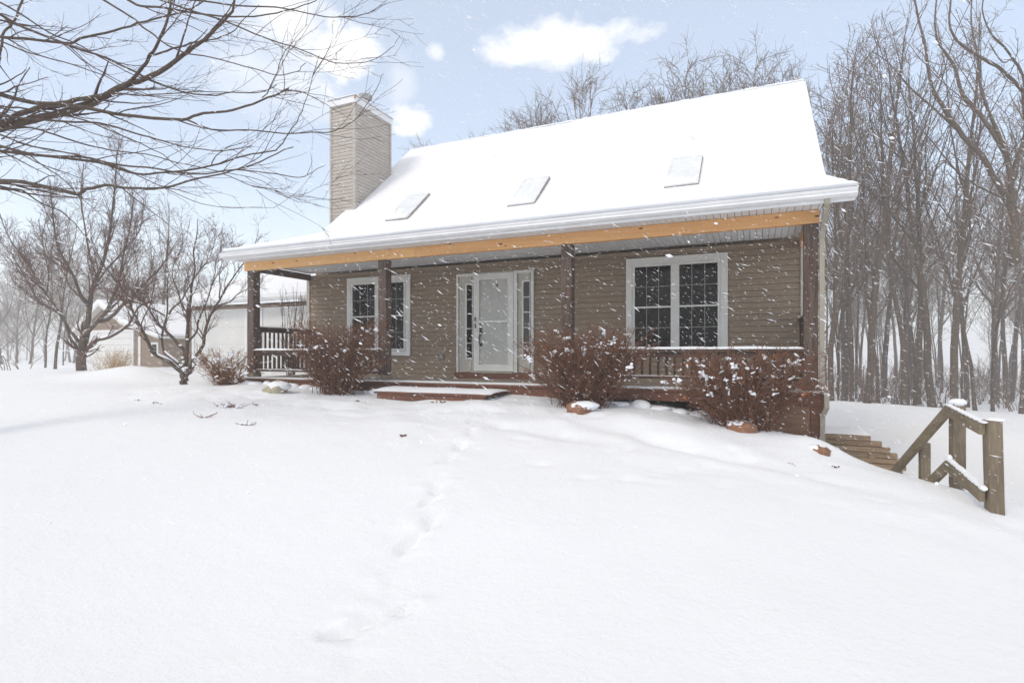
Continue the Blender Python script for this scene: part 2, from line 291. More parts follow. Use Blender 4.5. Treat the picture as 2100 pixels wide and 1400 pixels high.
HM().box(.02,11.45,D+.09,9.6,-1.6,2.5).build('house_body','siding')
# upper gable body
HM().prof([(2.3,2.5),(9.6,2.5),(9.6,5.3),(7.42,7.2),(3.1,3.55),(2.3,3.2)],'x',-.1,11.6).build('gable_wall','siding')
HM().box(-.03,.062,D-.03,D+.06,-.02,2.58).build('corner_trim','trimb')
HM().box(11.418,11.48,D-.025,D+.06,-.02,2.58).build('corner_trim','trimb')
HM().box(.07,11.41,D-.02,D+.02,2.50,2.57).build('frieze_board','siding')
# ceiling + soffit boards running front to back
c=HM()
x=0
while x<11.5:
    c.box(x,min(x+.092,11.53),-.49,D+.02,2.632,2.65); x+=.1
c.build('ceiling','ceil')
HM().box(0,11.53,-.48,D+.02,2.652,2.66).build('ceiling_backing','dark')
# roof deck + snow
roofp=[(-.58,2.76),(0.1,2.99),(1.7,3.47),(2.95,3.88),(3.2,4.07),(7.42,7.69),(9.9,5.55),(9.9,5.40),(7.42,7.5),(3.25,3.9),(1.7,3.3),(-.50,2.665)]
roof=HM().prof(roofp,'x',0,11.88).build('roof','white')
HM().prof([(3.2,4.07),(7.42,7.69),(9.9,5.55),(9.9,5.40),(7.42,7.5),(3.25,3.9)],'x',-.57,-.003).build('roof','white')
def roof_z(Y): return np.interp(Y,[-.7,-.62,-.5,-.366,.063,.8,1.68,2.55,2.95,3.2,3.914,4.897,7.36,7.46,9.9],[2.79,2.835,2.87,2.90,3.055,3.285,3.58,3.86,4.02,4.19,4.79,5.64,7.79,7.80,5.70])
rs=HM(); ny=120; nxr=160
Yr=np.concatenate([[-.60,-.615],np.linspace(-.60,9.9,ny)]); Xu=np.linspace(0,1,nxr)
xleft=lambda Y: float(np.interp(Y,[-.6,1.5,2.8,3.3],[-.05,-.08,-.34,-.62]))
vv=[]; 
for j,yy in enumerate(Yr):
    for u_ in Xu:
        x_=xleft(yy)+(11.92-xleft(yy))*u_; e=min(x_-xleft(yy),11.92-x_); zz=roof_z(yy)
        if j==0: vv.append((x_,-.53,2.77)); continue
        if j==1: vv.append((x_,-.605+.008*math.sin(x_*2.1),2.80)); continue
        n_=float(vnoise(np.array(x_),np.array(yy),1.3,21))*.03+float(vnoise(np.array(x_),np.array(yy),.4,22))*.010
        lip=.0 if yy>-.45 else -.02*(1-abs(math.sin(x_*1.3+1)))*.5
        vv.append((x_,yy,zz+n_*(1 if e>.1 else .3)-(.05 if e<.05 else 0)+lip))
vv=np.array(vv); i_=np.arange(len(Yr)-1)[:,None]*nxr; j_=np.arange(nxr-1)[None,:]
rs.addq(vv,np.stack([i_+j_,i_+j_+1,i_+nxr+j_+1,i_+nxr+j_],-1).reshape(-1,4))
# side skirts closing the snow slab at both rakes
for xe,col in((-.40,0),(11.92,nxr-1)):
    top=vv.reshape(len(Yr),nxr,3)[2:,col]; low=top.copy(); low[:,2]-=.13; low[:,0]+= .04 if xe<0 else -.03
    q=np.concatenate([top,low]); n_=len(top); ids=np.arange(n_-1); qq=np.stack([ids,ids+1,ids+1+n_,ids+n_],-1); rs.addq(q,qq if xe<0 else qq[:,::-1])
rs.build('roof_snow','snow',smooth=True)
# ridge cap line
rc=HM()
for i in range(43):
    x0=-.58+i*.29; rc.box(x0,x0+.285,7.36+.01*(i%2),7.50,7.795,7.825+.006*((i*7)%3))
rc.build('ridge_snow','snow')
# rake boards
HM().prof([(3.25,4.05),(7.42,7.67),(9.9,5.5),(9.9,5.32),(7.42,7.45),(3.3,3.88)],'x',-.60,-.572).build('rake_board','white')
HM().prof([(-.52,2.60),(-.52,2.74),(2.6,3.74),(2.6,3.58)],'x',-.035,-.004).build('rake_board','white')
for xx in(11.86,):
    HM().prof([(-.52,2.60),(-.52,2.74),(2.95,3.86),(3.2,4.05),(7.42,7.67),(9.9,5.5),(9.9,5.32),(7.42,7.45),(3.3,3.88),(3.0,3.68)],'x',xx,xx+.03).build('rake_board','white')
# gutter: ogee profile
gp=[(-.50,2.75),(-.61,2.75),(-.615,2.725),(-.595,2.70),(-.605,2.675),(-.57,2.645),(-.50,2.635)]
gut=HM().prof(gp,'x',-.06,11.91).build('gutter','white')
HM().box(-.003,11.88,-.50,-.475,2.60,2.74).build('fascia_board','white')
g2=HM(); g2.tube([(-.05,-.612,2.745),(11.9,-.612,2.745)],.008,6); g2.build('gutter_lip','white',gut)
# beams
HM().box(0,4.62,-.045,.06,2.435,2.626).build('porch_beam','beam1')['label']='pale knotty half of the new porch beam'
HM().box(4.622,11.52,-.042,.06,2.435,2.626).build('porch_beam','beam2')['label']='orange half of the new porch beam'
HM().box(.02,.11,.062,D-.02,2.45,2.60).build('side_beam','rail')
HM().box(11.40,11.49,.062,D-.02,2.44,2.60).build('side_beam','beam2')
# deck
dk=HM()
for i in range(15): dk.box(-.12,11.62,-.13+i*.141,-.13+i*.141+.136,-.035,0)
deck=dk.build('porch_deck','deckgrey')
HM().box(-.1,11.60,-.118,-.08,-.19,-.036).build('deck_fascia','fascia')
HM().box(11.56,11.60,-.078,1.9,-.19,-.036).build('deck_fascia','fascia')
HM().box(-.12,11.63,-.15,-.119,-.036,-.002).build('deck_edge_board','fascia')
HM().box(0,11.55,.3,.34,-1.2,-.04).build('crawlspace_shade','dark')  # dark sheet standing in for the shade beneath the deck
HM().box(11.40,11.56,-.11,.02,-1.4,-.191).build('corner_pier','fascia')
sk=HM()
for i in range(4): sk.box(11.565,11.59,.05,1.9,-.36-.15*i,-.215-.15*i)
sk.build('side_skirt','skirt')
HM().box(10.3,11.395,-.10,-.06,-1.3,-.2).build('front_skirt','skirt')
# snow lying on the deck front
def snowstrip(mb,x0,x1,y0,y1,z,h,seed=1,dx=.05,ny_=7,edge=.25):
    X=np.arange(x0,x1+dx/2,dx); Yv=np.linspace(0,1,ny_); vs=[]
    for xx in X:
        jj0=float(vnoise(np.array(xx),np.array(0.),.35,seed))*.04*(y1-y0)/.2; hh=h*(1+.5*float(vnoise(np.array(xx),np.array(3.),.3,seed+1)))
        ex=min(xx-x0,x1-xx); hh*=min(1,.25+ex/.08)
        for v_ in Yv: vs.append((xx,(y0-jj0 if v_<.5 else y0)+(y1-y0)*v_,z+hh*(1-abs(2*v_-1)**3.5)))
    n_=len(X); i_=np.arange(n_-1)[:,None]*ny_; j_=np.arange(ny_-1)[None,:]
    mb.addq(np.array(vs),np.stack([i_+j_,i_+ny_+j_,i_+ny_+j_+1,i_+j_+1],-1).reshape(-1,4)); return mb
ds=HM(); snowstrip(ds,-.1,11.55,-.14,.28,0.001,.022,3); ds.build('deck_snow','snow',smooth=True)
# posts
PXs=[.09,3.752,7.62,11.325]
for i,px in enumerate(PXs):
    p=HM().box(px,px+.185,-.03,.155,0.0,2.434).build('porch_post','post')
    b=HM().box(px-.022,px+.207,-.052,.177,.001,.125); b.build('plinth','rail' if i==3 else 'deckgrey',p)
# railings
def railing(x0,x1,first=True):
    r=HM().box(x0,x1,-.02,.11,.59,.628); r.build('top_rail','rail',rl)
for (x0,x1) in ((PXs[0]+.185,PXs[1]),(PXs[2]+.185,PXs[3])):
    rl=HM().box(x0,x1,.025,.063,.50,.588).build('front_railing','rail')
    HM().box(x0-.005,x1+.005,-.025,.115,.59,.628).build('top_rail','rail',rl)
    HM().box(x0,x1,.02,.068,.15,.195).build('bottom_rail','rail',rl)
    k=int((x1-x0)/.129); st=(x1-x0)/k
    for i in range(k):
        if i: HM().box(x0+i*st-.018,x0+i*st+.018,.065,.098,.155,.585).build('baluster','balu',rl)
    HM().box((x0+x1)/2-.03,(x0+x1)/2+.03,.025,.063,0.001,.149).build('foot_block','trimb',rl)
    snowstrip(HM(),x0-.01,x1+.01,-.025,.115,.628,.036,7).build('rail_snow','snow',rl,True)
    snowstrip(HM(),x0,x1,.015,.07,.195,.012,9).build('rail_snow','snow',rl,True)
for xx in (.065,11.44):
    rl=HM().box(xx-.02,xx+.02,.12,D-.01,1.05,1.13).build('side_railing','rail')
    HM().box(xx-.06,xx+.06,.117,D-.01,1.132,1.168).build('top_rail','rail',rl)
    HM().box(xx-.02,xx+.02,.12,D-.01,.14,.19).build('bottom_rail','rail',rl)
    y=.24
    while y<D-.1:
        HM().box(xx-.045,xx-.012,y,y+.036,.15,1.12).build('baluster','balu',rl); y+=.130
    s_=HM(); 
    ysn=np.arange(.13,D-.05,.05); 
    s_.tube([(xx,a,1.172) for a in ysn],[.045+.008*math.sin(a*9) for a in ysn],8,True)
    for i in range(len(s_.V)): s_.V[i][:,2]=1.168+np.maximum(0,s_.V[i][:,2]-1.168)*.6
    s_.build('rail_snow','snow',rl,True)
# window builder (double unit)
def sash_unit(par,x0,x1,z0,z1,Y):
    gl=HM().box(x0,x1,Y-.012,Y-.002,z0,z1).build('window_pane','glass',par)
    m=HM()
    zm=(z0+z1)/2
    for a,b in((z0,zm),(zm,z1)):
        for i in(1,2): m.box(x0+(x1-x0)*i/3-.007,x0+(x1-x0)*i/3+.007,Y-.022,Y-.013,a,b)
        m.box(x0,x1,Y-.0225,Y-.0135,(a+b)/2-.007,(a+b)/2+.007)
    m.build('muntins','muntin',par)
    f=HM(); f.box(x0-.03,x0+.004,Y-.040,Y-.001,z0-.03,z1+.03); f.box(x1-.004,x1+.03,Y-.040,Y-.001,z0-.03,z1+.03)
    f.box(x0+.005,x1-.005,Y-.039,Y-.001,z1-.006,z1+.03); f.box(x0+.005,x1-.005,Y-.039,Y-.001,z0-.03,z0+.012); f.box(x0+.005,x1-.005,Y-.045,Y-.024,zm-.016,zm+.016)
    f.build('sash','trim',par)
for (x0,x1) in ((1.307,3.195),(8.330,10.218)):
    z0,z1=.502,2.433; Y=D-.004
    t=HM()
    tw=.115
    t.box(x0,x0+tw,Y-.035,Y,z0,z1); t.box(x1-tw,x1,Y-.035,Y,z0,z1); t.box(x0+tw,x1-tw,Y-.035,Y,z1-tw,z1); t.box(x0+tw,x1-tw,Y-.035,Y,z0,z0+tw)
    t.box(x0+tw,x0+tw+.03,Y-.022,Y,z0+tw,z1-tw); t.box(x1-tw-.03,x1-tw,Y-.022,Y,z0+tw,z1-tw); t.box(x0+tw+.03,x1-tw-.03,Y-.022,Y,z1-tw-.025,z1-tw)
    xm=(x0+x1)/2; t.box(xm-.045,xm+.045,Y-.038,Y,z0+tw,z1-tw-.025)
    wn=t.build('window','trim')
    for a,b in((x0+tw+.055,xm-.075),(xm+.075,x1-tw-.055)): sash_unit(wn,a,b,z0+tw+.04,z1-tw-.055,Y-.004)
# door
Y=D-.004; t=HM()
t.box(4.459,4.53,Y-.04,Y,.131,2.351); t.box(6.28,6.349,Y-.04,Y,.131,2.351); t.box(4.53,6.28,Y-.04,Y,2.29,2.351)
t.box(4.53,4.56,Y-.025,Y,.14,2.29);t.box(5.89,5.985,Y-.055,Y,.14,2.289);t.box(4.875,4.91,Y-.05,Y,.14,2.289);
dr=t.build('front_door','trim')
gk=HM()
for xx in (4.905,5.888,4.53,6.278,5.982,4.872): gk.box(xx-.004,xx+.004,Y-.062,Y-.03,.15,2.29)
gk.box(4.91,5.888,Y-.062,Y-.03,2.326,2.334); gk.build('weather_strip','muntin',dr)
for (a,b,c0,c1) in ((4.56,4.875,4.72,4.86),(5.985,6.28,6.11,6.25)):
    p=HM().box(a,b,Y-.012,Y,.14,2.289).build('sidelight','panel',dr)
    HM().box(c0,c1,Y-.016,Y-.0125,.46,2.10).build('sidelight_glass','glass' if a<5 else 'glass2',dr)
    f=HM(); f.box(c0-.035,c0,Y-.028,Y-.0125,.42,2.14); f.box(c1,c1+.03,Y-.028,Y-.0125,.42,2.14); f.box(c0,c1,Y-.028,Y-.0125,2.10,2.14); f.box(c0,c1,Y-.028,Y-.0125,.42,.46)
    for k in range(1,5): f.box(c0,c1,Y-.0235,Y-.017,.46+k*.328-.008,.46+k*.328+.008)
    f.build('sidelight_frame','trim',dr)
HM().box(6.112,6.248,Y-.021,Y-.0165,.655,.685).build('letter_on_sill','white',dr)
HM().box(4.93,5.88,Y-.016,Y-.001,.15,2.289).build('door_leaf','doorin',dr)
pn=HM()
for (zA,zB) in((.35,.95),(1.05,1.75),(1.82,2.12)):
    for (xa,xb) in((5.06,5.36),(5.44,5.74)):
        pn.box(xa,xb,Y-.020,Y-.0165,zA,zB)
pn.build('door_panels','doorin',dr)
s=HM(); s.box(4.911,5.035,Y-.06,Y-.03,.165,2.325); s.box(5.775,5.888,Y-.06,Y-.03,.165,2.325); s.box(5.035,5.775,Y-.06,Y-.03,2.19,2.325); s.box(5.035,5.775,Y-.06,Y-.03,.165,.31); s.box(5.035,5.775,Y-.055,Y-.03,1.235,1.285)
s.box(5.035,5.055,Y-.068,Y-.03,.31,2.19); s.box(5.755,5.775,Y-.068,Y-.03,.31,2.19)
s.build('storm_door','trim',dr)
HM().tube([(4.965,Y-.065,1.13),(4.965,Y-.09,1.19),(4.965,Y-.09,1.3),(4.965,Y-.065,1.36)],[.02,.014,.014,.02],8,True).build('storm_handle','bronze',dr)
h=HM(); h.blob((5.085,Y-.035,1.12),(.04,.02,.05),1,.05); h.blob((5.085,Y-.035,1.02),(.035,.02,.06),2,.05); h.tube([(5.08,Y-.04,.98),(5.07,Y-.09,.92),(5.07,Y-.09,.82),(5.08,Y-.04,.76)],.014,8,True); h.blob((5.085,Y-.035,.755),(.03,.02,.045),3,.05); h.box(5.055,5.09,Y-.045,Y-.02,1.2,1.215); h.build('door_handle','iron',dr)
HM().tube([(5.485,Y-.022,2.055),(5.485,Y-.034,2.05)],[.022,.02],10,True).build('door_knocker','iron',dr)
HM().box(4.46,6.36,D-.14,D-.004,.002,.128).build('threshold','fascia',dr)
HM().box(4.9,5.9,D-.16,D-.05,.1285,.15).build('door_sill','trimb',dr)
HM().box(4.02,4.11,D-.045,D-.005,.44,.56).build('outlet_cover','muntin')
HM().tube([(4.22,D-.05,.90),(4.20,D-.05,.94),(4.225,D-.05,.98)],.014,6,True).build('bell_button','trim')
# chimney
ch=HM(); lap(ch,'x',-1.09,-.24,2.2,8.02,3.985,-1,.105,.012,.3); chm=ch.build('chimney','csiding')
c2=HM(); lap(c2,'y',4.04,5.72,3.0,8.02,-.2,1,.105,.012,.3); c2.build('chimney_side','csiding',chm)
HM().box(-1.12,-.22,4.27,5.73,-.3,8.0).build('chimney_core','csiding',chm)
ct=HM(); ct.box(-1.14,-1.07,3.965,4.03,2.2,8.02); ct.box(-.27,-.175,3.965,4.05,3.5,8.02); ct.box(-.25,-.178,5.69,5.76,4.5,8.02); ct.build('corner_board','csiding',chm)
cc=HM(); cc.box(-1.17,-.155,3.94,5.78,8.02,8.20); cap=cc.build('chimney_cap','white',chm)
HM().box(-1.19,-.135,3.92,5.80,8.20,8.222).build('cap_flashing','flue',chm)
HM().box(-.17,-.130,3.913,3.95,8.10,8.199).build('cap_corner','copper',chm)
sb=HM(); sb.box(-1.16,-.16,3.96,5.77,8.223,8.27); sb.build('cap_snow','snow',chm)
fl=HM(); fl.tube([(-.50,4.85,8.24),(-.50,4.85,8.52)],[.13,.13],20,True); fl.tube([(-.50,4.85,8.50),(-.50,4.85,8.55),(-.50,4.85,8.64),(-.50,4.85,8.68)],[.13,.21,.21,.10],20,True); fl.build('flue_cap','flue',chm)
# skylights
nrm=np.array([0,-.8624,1.]); nrm/=np.linalg.norm(nrm); ups=np.array([0,1,.8624]); ups/=np.linalg.norm(ups)
def obox(mb,o,a0,a1,u0,u1,n0,n1):   # along X, up slope, normal
    v=[o+np.array([a,0,0])+ups*u+nrm*n_ for n_ in(n0,n1) for u in(u0,u1) for a in(a0,a1)]
    mb.add(v,[(0,2,3,1),(4,5,7,6),(0,1,5,4),(2,6,7,3),(0,4,6,2),(1,3,7,5)])
for x0 in (1.60,5.20,8.90):
    o=np.array([x0,3.14,4.02]); a=HM(); obox(a,o,0,.70,0,1.46,-.05,.135); s_=a.build('skylight','shaft')
    a=HM(); obox(a,o,.045,.655,.045,1.415,.1355,.15); a.build('skylight_pane','skyglass',s_)
    a=HM(); obox(a,o,.005,.05,0.0,1.46,.136,.158); obox(a,o,.65,.695,0.0,1.46,.136,.158); obox(a,o,.05,.65,1.41,1.46,.136,.158); obox(a,o,.05,.65,0,.045,.136,.158); a.build('skylight_frame','skyglass',s_)
    sn=HM()
    for k in range(7):
        u1=.10+.09*k+.03*math.sin(x0+k); obox(sn,o,.03+.088*k,.03+.088*k+.0875,.0,.42-.035*k+.04*math.sin(k*2+x0),.158+.0007*k,.172-.001*k)
    sn.build('skylight_snow','snow',s_)
# downspout
dsx=11.545
ds=HM()
def rt(mb,pts,wd,dp):
    for a,b in zip(pts[:-1],pts[1:]):
        a=np.array(a);b=np.array(b);dd=(b-a)/np.linalg.norm(b-a)*.012; mb.bar(a-dd,b+dd,wd,dp,up=(0,1,0) if abs((b-a)[2])>.05 else (0,0,1))
rt(ds,[(dsx+.02,-.52,2.655),(dsx+.02,-.50,2.60),(dsx+.01,-.17,2.36),(dsx,-.085,2.20),(dsx,-.085,.10),(dsx+.045,-.20,-.02),(dsx+.045,-.215,-.20),(dsx,-.15,-.32),(dsx,-.15,-.75)],.062,.085)
ds.build('downspout','spout')
# porch step (wide plank step before the door)
st=HM(); st.box(4.40,6.66,-1.0,-.14,-.155,-.118); sp=st.build('porch_step','fascia')
s=HM(); s.box(4.45,6.62,-.975,-.93,-.42,-.156); s.build('riser','fascia',sp)
s=HM(); snowstrip(s,4.38,6.75,-1.02,-.15,-.117,.062,13); s.build('step_snow','snow',sp,True)
# ------------------------------------------------------------------ garage and shed
def bnd(): return MB()
gar=empty('garage',(-4.4,4,0),'tan garage with two pale overhead doors behind the left porch post','garage'); GO=(-4.4,4,0)
class GM(MB):
    O=np.array(GO)
    P=None
    def build(s,name,m,parent=None,smooth=False):
        for i in range(len(s.V)): s.V[i]=np.asarray(s.V[i],float)-s.O
        return MB.build(s,name,m,parent if parent is not None else s.P,smooth)
GM.P=gar
lap(GM(),'x',-7.55,-1.35,-.35,2.12,4.0,-1).build('front_wall','gsiding')
GM().box(-7.5,-1.4,4.09,11,-.5,2.2).build('garage_body','gsiding')
GM().box(-7.6,-1.3,3.93,4.02,2.03,2.12).build('header_board','gsiding')
for a,b in ((-7.19,-4.72),(-3.92,-1.45)):
    d_=GM(); 
    for k in range(4): d_.box(a,b,3.965,3.985,-.3+k*.578,-.3+k*.578+.574)
    gd=d_.build('garage_door','gdoor')
    t=GM(); t.box(a-.11,a,3.94,3.992,-.35,2.03); t.box(b,b+.11,3.94,3.992,-.35,2.03); t.box(a,b,3.94,3.992,1.985,2.029); t.build('door_trim','white',gd)
GM().prof([(3.5,2.20),(3.5,2.30),(7.5,3.72),(11.5,2.30),(11.5,2.20),(7.5,3.6)],'x',-7.9,-1.3).build('roof','white')
rsn=GM(); rsn.prof([(3.44,2.30),(3.43,2.40),(3.6,2.48),(7.5,3.92),(11.5,2.45),(11.5,2.31),(7.5,3.73)],'x',-7.95,-1.25); rsn.build('roof_snow','snow')
GM().prof([(3.50,2.32),(3.40,2.32),(3.39,2.28),(3.41,2.24),(3.44,2.19),(3.50,2.18)],'x',-7.9,-1.3).build('gutter','white')
GM().box(-7.58,-7.50,3.96,4.08,-.4,2.15).build('corner_trim','trimb')
# shed
SY=9.0
P=lambda x,y,Y=SY: onY(x,y,Y)
shed=empty('shed',P(235,757),'brown gabled outbuilding with pale roll-up door seen beyond the big tree','shed')
class SM(GM): pass
SM.O=np.array(P(235,757)); SM.P=shed
pk=P(216,622); le=P(158,682); k1=P(262,660); rr_=P(333,688)
xl=P(186,700)[0]; xr=P(333,700)[0]; xm=P(288,700)[0]; YB=SY+9
def zroof(x): return np.interp(x,[le[0],pk[0],k1[0],rr_[0]],[le[2],pk[2],k1[2],rr_[2]])
wl=SM(); ptsw=[(xl,-.8),(xr,-.8),(xr,zroof(xr)-.05),(k1[0],zroof(k1[0])-.08),(pk[0],pk[2]-.1),(xl,zroof(xl)-.08)]
wl.prof(ptsw,'y',SY+.02,YB); wl.build('shed_wall','gsiding')
lp=SM()
k=0; z=-.6
while z<pk[2]-.15:
    a=xl
    b=xr
    # clip to roof outline
    if z+.15>zroof(xl): a=np.interp(z+.15,[zroof(xl),pk[2]],[xl,pk[0]])
    xsr=np.linspace(pk[0],xr,60); ok=[q for q in xsr if zroof(q)>z+.15]; b=ok[-1] if ok else pk[0]
    if b-a>.1: lp.box(a,b,SY-.0,SY+.019,z,z+.125)
    z+=.14
lp.build('clapboards','gsiding')
roofpts=[(le[0],le[2]-.02),(pk[0],pk[2]),(k1[0],k1[2]),(rr_[0]+.15,rr_[2]-.03),(rr_[0]+.15,rr_[2]-.14),(k1[0]-.05,k1[2]-.12),(pk[0],pk[2]-.15),(le[0],le[2]-.15)]
SM().prof(roofpts,'y',SY-.35,YB+.3).build('roof','trim')
up_=.16; sp_=[(le[0]-.03,le[2]),(pk[0]-.15,pk[2]+up_*.9),(pk[0],pk[2]+up_*1.15),(pk[0]+.2,pk[2]+up_*.9),(k1[0],k1[2]+up_),(rr_[0]+.1,rr_[2]+up_*.8),(rr_[0]+.2,rr_[2]+.02),(rr_[0]+.15,rr_[2]-.02),(k1[0],k1[2]+.005),(pk[0],pk[2]+.005)]
SM().prof(sp_,'y',SY-.36,YB+.3).build('roof_snow','snow')
a,b=P(193,681)[0],P(273,681)[0]; zt=P(233,681)[2]
d_=SM(); 
for k in range(7): d_.box(a,b,SY-.055,SY-.035,-.7+k*(zt+.7)/7,-.7+(k+1)*(zt+.7)/7-.012)
gd=d_.build('shed_door','gdoor'); t=SM(); t.box(a-.13,a,SY-.07,SY-.002,-.7,zt+.12); t.box(b,b+.13,SY-.07,SY-.002,-.7,zt+.12); t.box(a,b,SY-.07,SY-.002,zt,zt+.12); t.build('door_trim','white',gd)
SM().box(xl-.04,xl+.10,SY-.03,SY+.06,-.7,zroof(xl)-.1).build('corner_trim','trim'); SM().box(xm-.12,xm+.06,SY-.045,SY-.001,-.7,P(288,690)[2]).build('corner_trim','trim')
w0,w1=P(314,706),P(323,726); t=SM(); t.box(w0[0]-.1,w1[0]+.1,SY-.05,SY-.001,w1[2]-.1,w0[2]+.1); wn=t.build('window','trim'); SM().box(w0[0],w1[0],SY-.058,SY-.051,w1[2],w0[2]).build('window_pane','glass',wn)
# ------------------------------------------------------------------ branching plants
def nrmv(v): return v/(np.linalg.norm(v)+1e-9)
def perp(d,rng):
    a=rng.normal(size=3); a-=a.dot(d)*d; return nrmv(a)
def stroll(p,d,Ln,seg,rng,wig,up):
    P=[p]; st=Ln/seg
    for i in range(seg):
        d=nrmv(d+rng.normal(size=3)*wig+np.array([0,0,up])); p=p+d*st; P.append(p)
    return np.array(P)
def sub(tw,P,rad,rng,lv,cfg):
    """side branches along polyline P (radii rad). cfg[lv]=(n per metre, length, spread, wig, up, seg, sides, r ratio, rmin)"""
    if lv>=len(cfg): return
    n_,Ln,spr,wig,up,seg,k,rr,rmin,t0=cfg[lv]
    sl=np.linalg.norm(np.diff(P,axis=0),axis=1); tot=sl.sum(); cum=np.r_[0,np.cumsum(sl)]
    cnt=rng.poisson(n_*tot*(1-t0)) if n_*tot<40 else int(n_*tot*(1-t0))
    for _ in range(cnt):
        t=t0+(1-t0)*rng.random(); s_=t*tot; i=min(np.searchsorted(cum,s_)-1,len(P)-2); i=max(i,0); u=(s_-cum[i])/(sl[i]+1e-9)
        p=P[i]*(1-u)+P[i+1]*u; r=rad[i]*(1-u)+rad[i+1]*u; d=nrmv(P[i+1]-P[i])
        a=spr*(.7+.6*rng.random()); q=perp(d,rng); 
        dd=nrmv(d*math.cos(a)+q*math.sin(a)); l_=Ln*(.45+.75*rng.random())*(1-.45*t)
        Q=stroll(p,dd,l_,seg,rng,wig,up); r0=max(min(r*rr,r*.9),rmin); rd=np.linspace(r0,max(r0*.3,rmin*.55),len(Q)); tw.tube(Q,rd,k); sub(tw,Q,rd,rng,lv+1,cfg)
def smoothpl(P,m=3):
    P=np.asarray(P,float); n=len(P); t=np.arange(n); tt=np.linspace(0,n-1,(n-1)*m+1); out=[]
    for c in range(P.shape[1]):
        y=P[:,c]; mm=np.gradient(y); i=np.clip(tt.astype(int),0,n-2); u=tt-i
        out.append((2*u**3-3*u**2+1)*y[i]+(u**3-2*u**2+u)*mm[i]+(-2*u**3+3*u**2)*y[i+1]+(u**3-u**2)*mm[i+1])
    return np.stack(out,1)
def limb_pts(px,d0,d1,ox=0,oy=0,sc=1.,m=3):
    px=np.array(px,float); ds=np.linspace(d0,d1,len(px)); P=np.array([atd(ox+a/sc,oy+b/sc,d) for (a,b),d in zip(px,ds)]); return smoothpl(P,m)
def snowline(mb,P,r,f=1.,rng=None):
    P=np.array(P); T=np.gradient(P,axis=0); T/=np.linalg.norm(T,axis=1)[:,None]; flat=1-np.abs(T[:,2])**1.3
    rr=r*f*np.clip(flat,.25,1)*.85; mb.tube(P+np.c_[np.zeros((len(P),2)),r*.8+.01],rr+.008,7,True)
